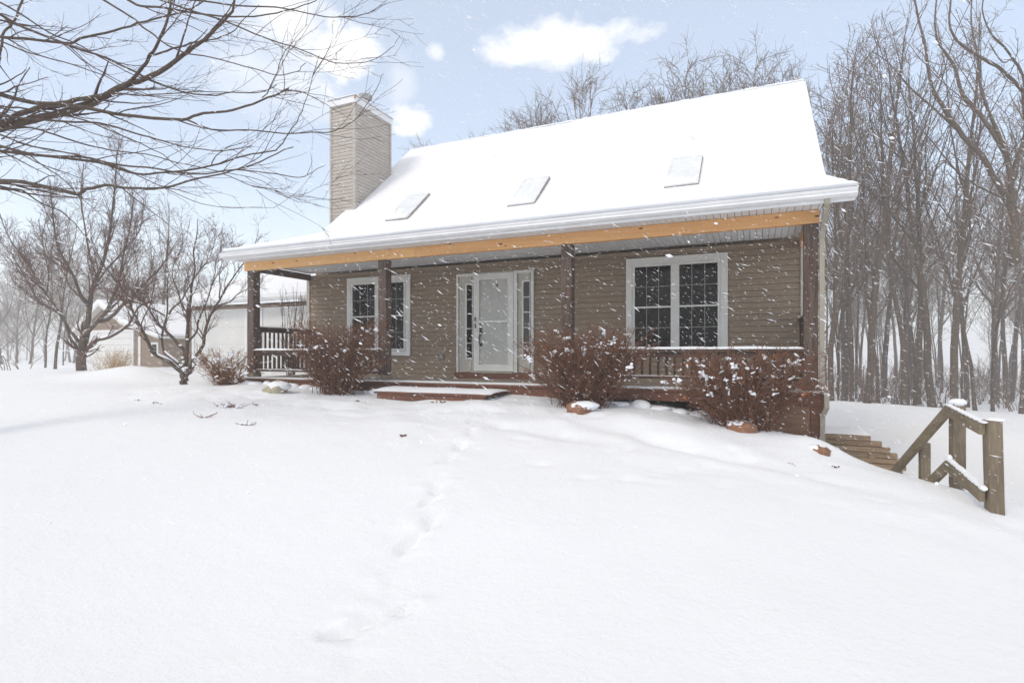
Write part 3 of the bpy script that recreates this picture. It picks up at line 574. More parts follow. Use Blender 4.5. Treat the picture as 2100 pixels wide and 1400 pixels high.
# --- near maple whose limbs cross the upper left
mp_=empty('maple_tree',(0,0,0),'bare maple just left of frame with long limbs sweeping across upper left','tree')
tb=atd(-330,1000,6.4); tb[2]=gz(tb[0],tb[1]); TX=tb.copy()
tk=MB(); TP=np.array([TX+np.array([.03*math.sin(i),.02*math.cos(i*2),.0])+np.array([0,0,-.2+i*.55]) for i in range(16)]); tk.tube(TP,np.linspace(.26,.07,16),12)
lb=MB(); tw=MB(); rng=np.random.default_rng(5)
ML=[ # (points in zoom-3 pixels, w0,w1 in px, d0,d1)
 ([(0,790),(150,745),(400,690),(600,610),(760,530),(880,490),(1000,430),(1130,340),(1240,260),(1340,170),(1430,70),(1450,-60)],16,4,6.4,5.6),
 ([(0,765),(150,690),(300,650),(470,620),(680,570),(800,500),(900,390),(940,320),(1000,200),(1050,60),(1060,-60)],10.5,4,6.3,5.8),
 ([(0,580),(200,630),(480,650),(700,700),(1000,735),(1150,735),(1250,700),(1430,685),(1600,620),(1775,548)],9,3.2,6.0,4.9),
 ([(1150,735),(1300,790),(1500,800),(1800,820),(2000,820),(2100,790),(2180,740),(2260,640),(2330,520),(2360,450)],3.4,.9,5.25,4.9),
 ([(0,90),(150,170),(400,270),(600,340),(800,430),(950,500),(1150,570),(1300,590),(1430,570),(1600,570),(1700,520)],5.5,1.5,6.2,6.0),
 ([(0,230),(150,240),(400,265),(500,240),(700,190),(900,130),(1120,80),(1200,40),(1290,-20)],6,2.3,6.6,6.2),
 ([(0,1110),(200,1130),(450,1190),(530,1170),(650,1140),(800,1160),(1000,1155),(1200,1100),(1370,1070),(1600,990),(1800,900)],8.5,2,5.8,5.2),
 ([(0,930),(300,960),(600,1000),(850,1070),(1000,1060),(1300,1020),(1500,960),(1690,920),(1750,850),(1840,720),(1900,560),(1965,340)],6,1,6.0,5.3),
 ([(0,900),(200,950),(500,965),(700,1010),(900,1030),(1200,1065),(1450,1045),(1700,1070),(1850,1090),(1930,1060),(2000,1010)],5.5,1,5.6,5.1),
 ([(770,-10),(860,40),(1000,45),(1200,80),(1500,105),(1700,80),(1850,40),(1950,5)],5,1.6,5.6,5.2),
 ([(600,-20),(800,100),(900,180),(1000,260),(1120,320),(1300,360),(1500,410),(1700,460),(1820,440),(1880,390)],4,1.3,5.5,5.2),
 ([(0,710),(300,740),(600,760),(830,820),(1000,870),(1150,910),(1350,930),(1550,900)],5,1.5,5.7,5.3),
 ([(970,-10),(1150,60),(1350,120),(1500,180),(1650,240),(1800,290),(2000,370),(2100,390),(2280,375),(2400,300),(2460,220)],4,.9,5.4,4.8),
 ([(1080,-5),(1400,30),(1700,50),(1900,90),(2100,105),(2260,80),(2370,20)],3.6,.9,5.2,4.8),
 ([(0,20),(130,90),(300,200),(500,290),(700,400),(850,470),(1050,540),(1250,560)],3.5,1.2,6.6,6.2),
 ([(0,800),(200,790),(400,850),(560,900),(700,930),(900,950),(1100,1000),(1350,1060),(1600,1110),(1740,1200)],4,.9,5.9,5.4),
 ([(0,1160),(130,1170),(250,1250),(380,1300),(480,1400),(560,1500)],4,1.2,6.2,5.9),
 ([(140,-10),(90,130),(30,190),(0,330),(-10,420)],4,5,7,6.6),
 ([(0,250),(200,330),(450,400),(650,470),(800,560),(1000,600),(1300,620)],3.,1.,6.0,5.6),
 ([(0,650),(120,665),(300,690),(520,740),(740,830),(900,900),(1000,950),(1100,1040),(1240,1130)],4,1,5.8,5.6),
 ([(0,830),(200,900),(420,940),(600,990),(760,1040),(900,1100),(1180,1240),(1400,1275),(1690,1278)],3.5,.8,5.6,5.2),
 ([(1300,1020),(1330,960),(1420,900),(1550,860),(1640,780)],2.2,.8,5.5,5.2),
 ([(1620,610),(1690,470),(1740,340),(1800,260),(1890,155)],2.2,.8,5.1,5.0),
 ([(1450,1045),(1600,960),(1700,800),(1780,740)],2.0,.8,5.2,5.1),
 ([(1370,1070),(1550,1140),(1700,1180),(1840,1210),(1890,1165)],1.8,.7,5.4,5.2),
 ([(650,570),(750,580),(900,590),(1050,575),(1300,565),(1500,575),(1640,560)],3.2,1.,6.1,5.7),
 ([(940,340),(1100,290),(1200,260),(1300,245),(1420,200),(1500,120),(1590,30)],4,1.2,5.9,5.7)]
cfgA=[(2.9,1.15,.42,.085,.018,9,4,.5,.0024,.05),(4.4,.36,.6,.12,.03,5,3,.6,.0018,.1),(6.5,.09,.7,.15,.03,3,3,.7,.0016,.15)]
for (pts,w0,w1,d0,d1) in ML:
    P_=limb_pts(pts,d0,d1,0,0,3.0,4); n_=len(P_); dd=np.linspace(d0,d1,n_); rad=np.linspace(w0**.8,w1**.8,n_)**(1/.8)/2/F*dd
    P_=P_+np.c_[np.convolve(rng.normal(size=n_)*.007,[.3,.4,.3],'same'),rng.normal(size=n_)*.005,np.convolve(rng.normal(size=n_)*.007,[.3,.4,.3],'same')]
    if pts[0][0]<=0:      # carry the limb back to the trunk outside the frame
        a=P_[0]; dirn=nrmv(P_[0]-P_[3]); tt=np.linspace(0,1,7)[1:][::-1]
        hz=a[2]+(-.55 if a[2]<4 else -.9); tgt=np.array([TX[0],TX[1],max(hz,.7)])
        back=np.array([ (1-t)**2*a+2*t*(1-t)*(a+dirn*.6)+t*t*tgt for t in tt]); P_=np.concatenate([back,P_]); rad=np.concatenate([np.linspace(rad[0]*1.5,rad[0],6),rad])
    lb.tube(P_,rad,8); sub(tw,P_,rad,rng,0,cfgA)
tk.build('trunk','bark',mp_,True); lb.build('limbs','bark',mp_,True); tw.build('twigs','twig',mp_)
# --- multi-stem dogwood before the garage
def traced_tree(name,label,limbs,ox,oy,sc,dscale,base,trunkpx,cfg,mats,seed,snow=(),depthspread=.8,loc=None,cat='tree'):
    t=empty(name,(0,0,0),label,cat); rng=np.random.default_rng(seed); lb=MB(); tw=MB(); sn=MB()
    for i,(pts,w0,w1,dz) in enumerate(limbs):
        P_=limb_pts(pts,dscale,dscale+dz,ox,oy,sc,3); n_=len(P_); rad=.86*np.linspace(w0**.8,w1**.8,n_)**(1/.8)/sc/2/F*dscale
        P_=P_+rng.normal(size=P_.shape)*rad[:,None]*.12
        lb.tube(P_,rad,9 if w0>20 else 7); sub(tw,P_,rad,rng,0,cfg)
        if i in snow: a,b=snow[i]; m0,m1=int(a*n_),int(b*n_); snowline(sn,P_[m0:m1],rad[m0:m1],1.05)
    o=lb.build('trunk',mats[0],t,True); tw.build('twigs',mats[1],t)
    return t,sn
BL=[([(1270,1420),(1270,1340),(1265,1250),(1258,1160),(1262,1080)],100,90,0),
 ([(1255,1190),(1150,1110),(1080,1050),(950,990),(880,930),(850,850),(800,740),(740,640),(690,520),(640,430),(600,310),(520,180),(430,60),(330,-60),(250,-200),(160,-420)],62,10,-1.0),
 ([(1262,1130),(1270,950),(1200,850),(1100,740),(1010,660),(950,590),(900,520),(830,400),(740,310),(640,200),(560,80),(520,-100),(440,-300)],55,9,.5),
 ([(1285,1120),(1300,900),(1310,700),(1330,450),(1350,250),(1370,100),(1400,-50),(1380,-250),(1420,-450),(1430,-650)],58,8,.2),
 ([(1290,1210),(1370,1050),(1450,950),(1500,850),(1520,700),(1560,560),(1620,440),(1690,330),(1760,200),(1850,60),(1950,-80),(2060,-220),(2140,-420)],55,8,-.6),
 ([(1225,1110),(1150,1040),(1060,970),(1010,880),(1010,700),(1050,570),(1070,450),(1070,300),(1070,150),(1080,0),(1060,-150),(1090,-380)],42,8,1.0),
 ([(1310,830),(1420,700),(1440,570),(1500,440),(1560,280),(1600,130),(1640,0),(1650,-150),(1740,-350)],30,7,.9),
 ([(1680,385),(1820,340),(1900,260),(2030,180),(2160,60)],22,5,-.4),
 ([(1090,490),(1130,420),(1230,340),(1290,230),(1380,80),(1470,-50),(1580,-200),(1640,-420)],30,7,-.9),
 ([(1040,510),(960,460),(850,410),(760,370),(600,330),(400,300),(300,220),(200,120),(60,0)],22,6,-.7),
 ([(1690,300),(1700,150),(1690,0),(1720,-120),(1700,-330)],20,6,.3),
 ([(800,740),(760,600),(860,380),(900,200),(930,0),(880,-200),(860,-500)],20,6,1.3),
 ([(1330,500),(1240,380),(1190,200),(1130,50),(1150,-120),(1250,-350),(1230,-600)],22,6,.8),
 ([(640,430),(660,250),(720,60),(700,-150),(640,-400)],16,5,.6),
 ([(1560,280),(1640,60),(1780,-100),(1850,-280)],14,5,.7)]
cfgB=[(6.2,1.05,.5,.13,.10,7,4,.45,.0042,.25),(9.0,.50,.6,.16,.06,5,3,.6,.0040,.1),(10,.22,.65,.2,.03,3,3,.7,.0034,.15)]
dog,sn=traced_tree('dogwood_tree','bare multi-stemmed small tree with snow in its crotch, before the garage',BL,160,560,5.8333,14.,None,16,cfgB,('bark','redtwig'),21,{1:(.03,.22),5:(.05,.25)})
for (x,y,a) in ((1265,1150,.10),(1240,1100,.07),(1300,1130,.06),(1250,1010,.045),(1225,860,.045),(1305,790,.04),(1475,865,.035),(1400,975,.04),(1260,1060,.06),(1420,960,.03)):
    sn.blob(atd(160+x/5.833,560+y/5.833,13.95),(a*.75,a*.7,a*.55),x,.3)
sn.build('branch_snow','snow',dog,True)
# --- big tree further left
CL=[([(695,960),(695,880),(700,780),(712,680),(722,600)],98,72,0),
 ([(725,640),(745,560),(757,470),(768,350),(790,200),(830,80),(890,-60),(930,-220),(960,-420),(990,-700),(1010,-1000)],64,10,.5),
 ([(700,650),(620,560),(560,470),(480,330),(400,230),(330,100),(250,-20),(150,-150),(60,-300),(-20,-520)],30,8,1),
 ([(672,700),(640,650),(600,590),(570,490),(540,410),(470,370),(380,310),(310,250),(240,120),(170,0),(80,-160)],28,7,-.8),
 ([(705,600),(760,540),(830,470),(900,390),(950,300),(1000,170),(1040,50),(1060,-100),(1120,-350),(1150,-600)],46,9,-.7),
 ([(860,460),(960,420),(1060,310),(1180,200),(1300,80),(1400,-30),(1500,-200)],40,8,-1),
 ([(765,680),(830,620),(920,600),(1020,550),(1110,480),(1150,410),(1200,330),(1330,270)],36,12,-1.4),
 ([(745,290),(690,220),(640,80),(560,-60),(480,-260),(450,-520),(430,-760)],34,8,.6),
 ([(770,350),(700,260),(600,160),(560,60),(430,-100)],20,6,-.6),
 ([(810,150),(930,0),(1060,-150),(1200,-320),(1240,-600)],22,7,1.2),
 ([(830,80),(780,-80),(740,-300),(700,-600),(720,-900)],24,7,-.3),
 ([(400,230),(420,60),(380,-150),(330,-420)],14,6,0)]
cfgC=[(4.8,1.6,.52,.12,.08,8,4,.45,.007,.2),(6.0,.80,.6,.16,.045,6,3,.6,.006,.1),(8.5,.36,.65,.2,.02,3,3,.7,.0050,.15)]
big,sn=traced_tree('shade_tree','large bare tree with snow lined lower limbs, in front of the shed',CL,0,550,4.2,19.,None,23,cfgC,('grey','redtwig'),31,{4:(.0,.42),5:(.05,.35),6:(.06,.7),3:(0,.5)})
sn.build('branch_snow','snow',big,True)
# --- forest prototypes
def tree_proto(name,seed,Ht,r0,fork,nl,mat1,crownspread=.42,leans=0.,dens=1.):
    rng=np.random.default_rng(seed); lb=MB(); tw=MB()
    P_=stroll(np.array([0,0,-.5]),nrmv(np.array([leans,0,1])),Ht*.97,16,rng,.035,.02); rad=r0*(1-np.linspace(0,1,17)**1.1*.9); rad[0]*=1.25; lb.tube(P_,rad,9)
    cfg=[(1.7*dens,1.9,.65,.15,.025,6,3,.5,.012,.10),(3.2*dens,.85,.75,.18,.02,4,3,.6,.0085,.1)]
    limbs=[(P_,rad)]
    for i in range(nl):
        t=fork+(1-fork)*((i+rng.random()*.8)/nl); k=min(int(t*16),15); p=P_[k]+(P_[k+1]-P_[k])*(t*16-k)
        a=rng.random()*6.283; sp=crownspread*(1.2-.5*t)*(.7+.6*rng.random()); dd=nrmv(np.array([math.cos(a)*sp,math.sin(a)*sp,1.])); Ln=Ht*(1-t)*.75*(.6+.5*rng.random())+Ht*.07
        Q=stroll(p,dd,Ln,9,rng,.10,.035); r1=rad[k]*(.25+.22*rng.random()); rd=np.linspace(r1,.012,10); lb.tube(Q,rd,5); limbs.append((Q,rd))
    for j,(Q,rd) in enumerate(limbs):
        if j==0: sub(tw,Q[int(fork*15):],rd[int(fork*15):],rng,0,cfg)
        else: sub(tw,Q,rd,rng,0,cfg)
    return lb,tw
protos=[]
for i,(Ht,r0,fork,nl,ml,cs,ln,dn) in enumerate(((17,.125,.42,17,'grey',.50,0.02,1.0),(19,.155,.45,16,'bark',.6,-.03,.9),(15,.095,.38,17,'grey',.45,.05,1.1),(18,.17,.36,18,'grey',.62,.0,1.0),(13,.07,.3,15,'bark',.42,-.06,1.1),(16,.085,.48,14,'grey',.5,.04,1.0),(14,.09,.34,24,'grey',.50,0,1.5),(9,.09,.14,20,'grey',.8,.03,1.5))):
    protos.append((tree_proto('p',100+i,Ht,r0,fork,nl,ml,cs,ln,dn),ml,Ht))
PM=[]
def place_tree(pi,x,y,rz,sc,label,group=None,name='bare_tree',thick=1.,sink=0):
    global PM
    if len(PM)<=pi or PM[pi] is None:
        while len(PM)<=pi: PM.append(None)
        t=empty(name,(0,0,0),label,'tree',group); (a,b),ml,_=protos[pi]; a.build('trunk',ml,t,True); b.build('branches','fortwig',t); PM[pi]=t; o=t
    else: o=copy_tree(PM[pi]); o.name=name
    o.location=(x,y,gz(x,y)-.1-sink); o.rotation_euler=(0,0,rz); o.scale=(sc*thick,sc*thick,sc); tag(o,label,'tree',group or '')
    if not group and 'group' in o: del o['group']
    return o
fr=np.random.default_rng(77)
front=[(1704,26,0,1.0,1.3,'bare trunk nearest the downspout at the wood edge'),(1748,27,2,1.,1.3,'slim bare trunk second from the house at the wood edge'),(1776,25,1,.95,1.0,'dark straight trunk third from the house in the wood edge'),(1804,28,5,1.,1.2,'narrow straight trunk fourth from the house in the wood edge'),
 (1853,26,0,1.05,1.1,'grey trunk fifth from the house along the wood edge'),(1882,27,3,1.0,1.0,'thick grey trunk behind the top of the timber steps'),(1915,26,1,1.,1.3,'broad trunk standing left of the railing top'),(1953,24,3,1.02,.85,'straight dark trunk rising directly behind the railing corner post'),
 (2003,26,2,1.,1.,'leaning slim trunk just right of the railing corner post'),(2036,27,4,1.2,1.2,'thin dark trunk between railing posts at the wood edge'),(2092,25,5,1.05,1.4,'bare tree cut by the right edge of the photo')]
for i,(px,d,pi,sc,th,lab) in enumerate(front):
    p=atd(px,HY,d); place_tree(pi,p[0],p[1],fr.random()*6.28,sc,lab,'trees along the front of the wood',thick=.55+.45*th)
G2='trees deeper in the snowy wood'
for k in range(78):
    px=1690+fr.random()*470; d=30+48*fr.random()**.8
    if k>54: px=1700+fr.random()*480
    p=atd(px,HY,d); place_tree(int(fr.integers(0,6)),p[0],p[1],fr.random()*6.28,.8+.45*fr.random(),('bare grey tree in the middle depth of the wood right of the house' if d<48 else 'faint bare tree far back in the wood right of the house'),(G2 if d<48 else 'faint trees far back in the wood'),thick=.75+.4*fr.random())
# trees behind the roof ridge
for (px,top,d,pi,lab) in ((872,285,44,6,'small pale treetop nearest the chimney above the roof ridge'),(935,272,46,7,'tiny bare treetop second from the chimney above the ridge'),(975,280,45,6,'low faint treetop left of the tall treetops behind the ridge'),
   (1055,232,40,6,'loose treetop above ridge left of the broad fan shaped one'),(1112,192,38,6,'thin treetop behind ridge beside the broad fan shaped one'),(1200,140,36,6,'broad fan shaped treetop in front of the cloud behind the ridge'),(1290,165,37,6,'tangled low treetop right of the fan shaped treetop'),(1335,140,36,7,'reddish tangled treetop over the middle of the ridge'),
   (1400,100,35,6,'upright treetop left of the tallest one behind the ridge'),(1442,84,34,7,'tallest treetop behind the right half of the ridge'),(1540,92,35,6,'tree crown peaking above the ridge left of the roof peak'),(1500,120,37,6,'thin crown between two taller crowns behind the ridge'),(1640,98,34,7,'bare crown directly behind the right roof peak'),(1600,125,37,6,'thin crown just left of the right roof peak'),(1130,215,38,6,'low crown in the gap left of the fan shaped treetop'),(1250,190,38,7,'low crown just right of the fan shaped treetop'),(1375,128,37,7,'filling crown between tangled and upright treetops over mid ridge'),(1475,125,36,7,'low crown right below the tallest treetop'),(1575,130,37,7,'low crown between the two crowns nearest the roof peak'),(1700,60,33,2,'tall slim tree right beside the roof rake')):
    p=atd(px,HY,d); g0=gz(p[0],p[1]); need=(HY-top)*d/F+CAM[2]-g0; H0=protos[pi][2]*.97; place_tree(pi,p[0],p[1],fr.random()*6.28,need/H0*(.95 if pi==6 else .86),lab,'treetops showing above the roof ridge',thick=(1.0 if pi==6 else .85))
# far left trees
for (px,d,pi,sc,th,lab) in ((92,34,4,.7,1.3,'faint slender tree second from left behind the shade tree'),(112,31,5,.60,1.6,'pale straight trunk left of the shade tree'),(130,44,4,.75,1.,'small hazy tree just left of the shade tree trunk'),(60,60,7,1.5,1,'hazy spreading tree near the left edge'),(5,56,7,1.7,1,'hazy spreading tree cut by the left edge'),(35,72,7,1.7,1.,'ghostly pale tree far left in the haze'),(326,44,3,.8,1.1,'tall hazy tree rising behind the shed roof'),(372,70,7,1.6,1.4,'thin hazy tree behind the gap between shed and garage'),(150,75,7,1.8,1,'far hazy tree behind the shade tree crown'),(240,75,7,1.8,1,'far hazy tree above the shed ridge'),(450,70,7,1.3,1,'far hazy tree peeking above the garage roof')):
    p=atd(px,HY,d); place_tree(pi,p[0],p[1],fr.random()*6.28,sc,lab,'hazy trees beyond the left yard',thick=th)
for k in range(22):
    px=-60+fr.random()*420; d=85+70*fr.random(); p=atd(px,HY,d); place_tree(7,p[0],p[1],fr.random()*6.28,1.3+.8*fr.random(),'faint far off tree in the snow haze beyond the left yard','far off trees in the left haze')
# large oak with leaning forks near right edge
OL=[([(1810,1700),(1805,1600),(1800,1400),(1790,1300),(1795,1200)],70,58,0),
 ([(1800,1310),(1700,1170),(1600,1000),(1480,870),(1380,730),(1330,650),(1280,560),(1250,400),(1240,300),(1200,150),(1170,0),(1140,-180)],44,9,-.5),
 ([(1790,1250),(1770,1050),(1700,900),(1580,720),(1470,590),(1430,440),(1360,330),(1310,250),(1300,100),(1320,-100)],40,9,.8),
 ([(1800,1150),(1830,1000),(1880,850),(1867,640),(1840,560),(1700,430),(1560,350),(1440,260),(1390,150),(1400,0),(1380,-200)],38,9,.5),
 ([(1480,870),(1300,700),(1150,570),(1000,400),(900,330)],18,5,-.8),
 ([(1770,1000),(1600,600),(1570,350),(1530,150),(1540,-100)],24,7,1.2),
 ([(1870,650),(1860,480),(1740,300),(1660,220),(1600,60),(1640,-120)],20,6,-.8),
 ([(1800,1300),(1560,1180),(1400,1060),(1330,1030),(1180,1200)],14,5,-1.),
 ([(1867,500),(1800,380),(1730,400),(1650,280)],12,5,-.5)]
cfgO=[(1.3,1.5,.5,.13,.06,7,4,.5,.009,.15),(2.3,.8,.55,.16,.05,5,3,.6,.006,.1),(3.0,.35,.6,.2,.03,3,3,.6,.005,.15)]
oak,sn=traced_tree('oak_tree','big forked bare tree with thick limbs leaning left near the right edge',OL,1500,0,3.1113,20.,None,23,cfgO,('grey','fortwig'),41)
# fallen leaning stems + understory saplings
rng=np.random.default_rng(8)
def sapling_mesh(seed,Ht):
    rng=np.random.default_rng(seed); t=MB()
    for i in range(5):
        a=rng.random()*6.28; P_=stroll(np.array([.2*math.cos(a),.2*math.sin(a),-.1]),nrmv(np.array([.3*math.cos(a),.3*math.sin(a),1])),Ht*(.6+.4*rng.random()),8,rng,.09,.03); rd=np.linspace(.022,.006,9); t.tube(P_,rd,4); sub(t,P_,rd,rng,0,[(2.2,.9,.6,.12,.04,5,3,.6,.007,.1),(3.,.4,.6,.15,.02,3,3,.6,.005,.1)])
    return t
SPM=[sapling_mesh(300+i,3.6) for i in range(3)]; SPV=[(np.concatenate([np.asarray(v) for v in m.V]),np.concatenate(m.L).reshape(-1,4)) for m in SPM]
ug=MB()
for k in range(120):
    px=1685+fr.random()*450; d=27+38*fr.random(); p=atd(px,HY,d); V_,Q_=SPV[k%3]; a=fr.random()*6.28; s_=.35+.8*fr.random(); ca,sa=math.cos(a)*s_*1.3,math.sin(a)*s_*1.3
    ug.addq(np.stack([p[0]+V_[:,0]*ca-V_[:,1]*sa,p[1]+V_[:,0]*sa+V_[:,1]*ca,gz(p[0],p[1])-.1+V_[:,2]*s_],1),Q_)
tag(ug.build('undergrowth','fortwig'),'tangled leafless saplings and brush filling the wood',kind='stuff')
# left edge brush
for (px,py,d,s_,lab) in ((20,745,26,.75,'leafless bush at the left edge of the far lawn'),(50,748,30,.6,'small leafless bush beside the left edge bush')):
    p=atd(px,py,d); o=SPM[1].build('bush','fortwig') if px<30 else SPM[2].build('bush','fortwig'); o.location=(p[0],p[1],gz(p[0],p[1])-.1); o.scale=(s_*1.6,s_*1.6,s_); tag(o,lab,'bush','bushes at the far left')
# upright narrow shrub seen through the porch gap
c_=empty('columnar_tree',(0,0,0),'narrow upright leafless tree against the garage door, seen through the porch','tree'); t=MB(); rng=np.random.default_rng(66)
bp=atd(597,760,15.5)
for i in range(16):
    a=rng.random()*6.28; r_=.10*rng.random()**.5; P_=stroll(np.array([bp[0]+r_*math.cos(a),bp[1]+r_*math.sin(a),-.2]),nrmv(np.array([.16*math.cos(a),.16*math.sin(a),1])),2.0+.85*rng.random(),9,rng,.05,.11); rd=np.linspace(.014,.004,10); t.tube(P_,rd,4); sub(t,P_,rd,rng,0,[(5.,.4,.35,.12,.12,4,3,.6,.004,.1),(4.,.18,.4,.15,.1,3,3,.6,.003,.1)])
t.build('stems','redtwig',c_)
# ------------------------------------------------------------------ porch shrubs
def shrub(name,label,c,rx,ry,h,n,seed,matn,top=.75,sn=26,snr=(.03,.07),bias=0.,leafn=0,low=.0,tl=.11):
    s_=empty(name,(c[0],c[1],c[2]),label,'shrub','shrubs along the porch'); rng=np.random.default_rng(seed); st=MB(); tw=MB(); sb=MB(); lf=MB()
    tips=[]
    for i in range(n):
        a=rng.random()*6.283; zf=.22+.78*rng.random()**.8; wz=np.interp(zf,[0,.25,.5,.8,.93,1.],[.3,.66,.93,1.,.93,.80]); q=rng.random()**.42
        if q<.75: zf=max(zf,.6+.4*rng.random())
        tip=np.array([rx*wz*q*math.cos(a)*(1+.08*math.sin(3*a+seed)),ry*wz*q*math.sin(a),h*zf*(.93+.1*rng.random()+.04*math.sin(2*a+seed))]); b0=np.array([.13*rng.normal()*rx,.08*rng.normal(),-.06])
        mid=b0*.5+tip*.5+np.array([tip[0]*-.12,tip[1]*-.12,.06*h]); tt=np.linspace(0,1,7)[:,None]
        P_=(1-tt)**2*b0+2*tt*(1-tt)*mid+tt**2*tip; P_+=np.r_[np.zeros((1,3)),rng.normal(size=(6,3))*.014]; rd=np.linspace(.0065,.0026,7); st.tube(P_,rd,4)
        sub(tw,P_,rd,rng,0,[(14,tl*1.7,.9,.2,.03,4,3,.7,.0026,.22),(25,tl*.9,1.0,.22,.03,3,3,.8,.0021,.12)]); tips.append(tip)
    tips=np.array(tips)
    for i in range(sn):
        t=tips[rng.integers(len(tips))]*(.80+.18*rng.random()); 
        if rng.random()<.75 and t[1]>0: t[1]*=-1
        r_=(snr[0]+(snr[1]-snr[0])*rng.random()**2)*.9; ax=rng.normal(size=3)*np.array([1,.5,.5]); ax/=np.linalg.norm(ax); m_=int(5+6*rng.random())
        for k in range(m_): q=r_*(.25+.45*rng.random()); sb.blob(t+ax*(k/m_-.5)*r_*3.2+rng.normal(size=3)*r_*.35,(q,q*.8,q*.7),i*3+k,.35)
    for i in range(leafn):
        t=tips[rng.integers(len(tips))]*(.85+.15*rng.random()); t[1]=-abs(t[1]); q=rng.normal(size=(4,3))*.028+t; lf.add(q,[(0,1,2,3)])
    st.build('stems',matn,s_); tw.build('twigs',matn,s_)
    if sn: sb.build('clinging_snow','snow',s_,True)
    if leafn: lf.build('dead_leaves','leaf',s_)
    return s_
def gpt(x,y,dz=-.03): return (x,y,gz(x,y)+dz)
shrub('shrub','rounded dark red twig shrub left of the porch step',gpt(3.36,-.80),1.30,.62,1.44,390,1,'shrub',.80,26,(.02,.05))
shrub('shrub','flat topped dense twig shrub under the third porch post, behind a red stone',gpt(8.20,-.72),1.18,.62,1.27,430,2,'shrub',.86,32,(.02,.055),leafn=8)
shrub('shrub','sprawling snow dusted twig shrub at the right end of the porch',gpt(10.50,-.80,-.03),1.18,.56,1.12,420,3,'shrub',.72,75,(.018,.045),leafn=26)
shrub('shrub','sparse orange twig shrub at the foot of the left corner post',gpt(.12,-.62),1.1,.55,.86,110,4,'shrub2',.7,18,(.03,.07),leafn=0,tl=.10)
# dry grass clump by the shed door
gsx=atd(236,757,16.4); t=MB(); rng=np.random.default_rng(3)
for i in range(170):
    a=rng.random()*6.28; b0=np.array([gsx[0]+rng.normal()*.35,gsx[1]+rng.normal()*.15,0]); b0[2]=gz(b0[0],b0[1])-.05
    P_=stroll(b0,nrmv(np.array([.5*math.cos(a),.5*math.sin(a),1])),.45+.3*rng.random(),5,rng,.12,-.05); t.tube(P_,np.linspace(.005,.0025,6),3)
tag(t.build('ornamental_grass','straw'),'clump of dry straw coloured grass on the snow bank before the shed door','grass clump')
# ------------------------------------------------------------------ stones
def stone(name,label,px,py,z,rx,ry,rz,m,seed,sx=0,group=None,capf=.92):
    d=(CAM[2]+.4)*F/(py-HY)
    for _ in range(10): p=atd(px,py,d); d=.5*d+.5*(CAM[2]-gz(p[0],p[1]))*F/(py-HY)
    p=atd(px,py,d); zz=gz(p[0],p[1])-.035; t=empty(name,(p[0],p[1],zz),label,'stone',group)
    MB().blob((0,0,rz*.35),(rx,ry,rz),seed,.22,flat=-.8,freq=3.1).build('rock_face',m,t,True)
    MB().blob((sx,.06,rz*.86),(rx*1.12,ry*1.05,rz*.62),seed+5,.12).build('snow_cap','snow',t,True)
stone('field_stone','tan boulder under a snow cap left of the dark red shrub',567,803,-.24,.24,.2,.16,'tanrock',1)
stone('field_stone','red stone with tilted snow cap below the middle shrub',1188,843,-.40,.19,.16,.125,'rock',2,.05)
stone('field_stone','flat red stone under a thick snow cap below the sprawling shrub',1520,882,-.57,.17,.15,.12,'rock',3,-.02)
stone('field_stone','reddish stone peeking from the snow edge at the house corner',1684,924,-.76,.10,.12,.07,'rock',4,-.02)
es=None
xsE=list(np.arange(.55,3.0,.27))+list(np.arange(3.7,4.4,.26))+list(np.arange(8.75,10.4,.30))
for i,xx in enumerate(xsE):
    if es is None:
        es=empty('edging_stone',(0,0,0),'snow capped edging stone in the row along the porch base','stone','edging stones along the porch'); MB().blob((0,0,-.02),(.14,.09,.08),2,.08).build('stone_face','stone',es,True); MB().blob((0,-.015,.0),(.155,.12,.085),4,.05).build('snow_cap','snow',es,True); o=es
    else: o=copy_tree(es)
    yy=-.38-.05*math.sin(i*1.7); o.location=(xx,yy,gz(xx,yy)+.005); o.rotation_euler=(0,0,.5*math.sin(i*3)); k_=.9+.22*math.sin(i*2.3); o.scale=(k_*1.1,k_,k_*(.8+.3*math.sin(i*4.1)))
# debris in the snow
def debris(name,label,cat,px,py,n,spread,ln,m,seed,z=None,r=.004,snow=0):
    d=(CAM[2]+.40)*F/(py-HY); 
    for _ in range(8): p=atd(px,py,d); d=(CAM[2]-gz(p[0],p[1]))*F/(py-HY)
    p=atd(px,py,d); g0=gz(p[0],p[1]); rng=np.random.default_rng(seed); t=MB(); sn=MB(); o=empty(name,(p[0],p[1],g0),label,cat,'twigs and leaves lying in the snow')
    for i in range(n):
        a=rng.random()*6.28; b0=np.array([rng.normal()*spread,rng.normal()*spread*.5,.01]); P_=stroll(b0,nrmv(np.array([math.cos(a),math.sin(a),.25*rng.random()])),ln*(.5+rng.random()),5,rng,.22,-.01); t.tube(P_,np.linspace(r,r*.5,6),4)
        sub(t,P_,np.linspace(r,r*.5,6),rng,0,[(12,ln*.4,.8,.2,.02,3,3,.7,r*.5,.2)])
    t.build('sticks',m,o)
    for i in range(snow): sn.blob((rng.normal()*spread,rng.normal()*spread*.5,.02),(.03,.03,.018),i,.2)
    if snow: sn.build('snow_lumps','snow',o,True)
debris('twig_pile','twiggy brown plant remains poking through snow, largest cluster','twigs',475,846,26,.13,.14,'shrub',1,snow=8,r=.005)
debris('twig','forked orange twig left of the twiggy cluster','twigs',427,858,5,.07,.16,'shrub2',2,r=.006)
debris('twig','short dark sticks right of the twiggy cluster','twigs',522,844,4,.08,.12,'shrub',3,r=.005)
debris('twig_pile','small tuft of brown stems below the twiggy cluster','twigs',505,869,14,.05,.08,'shrub',4,snow=3,r=.005)
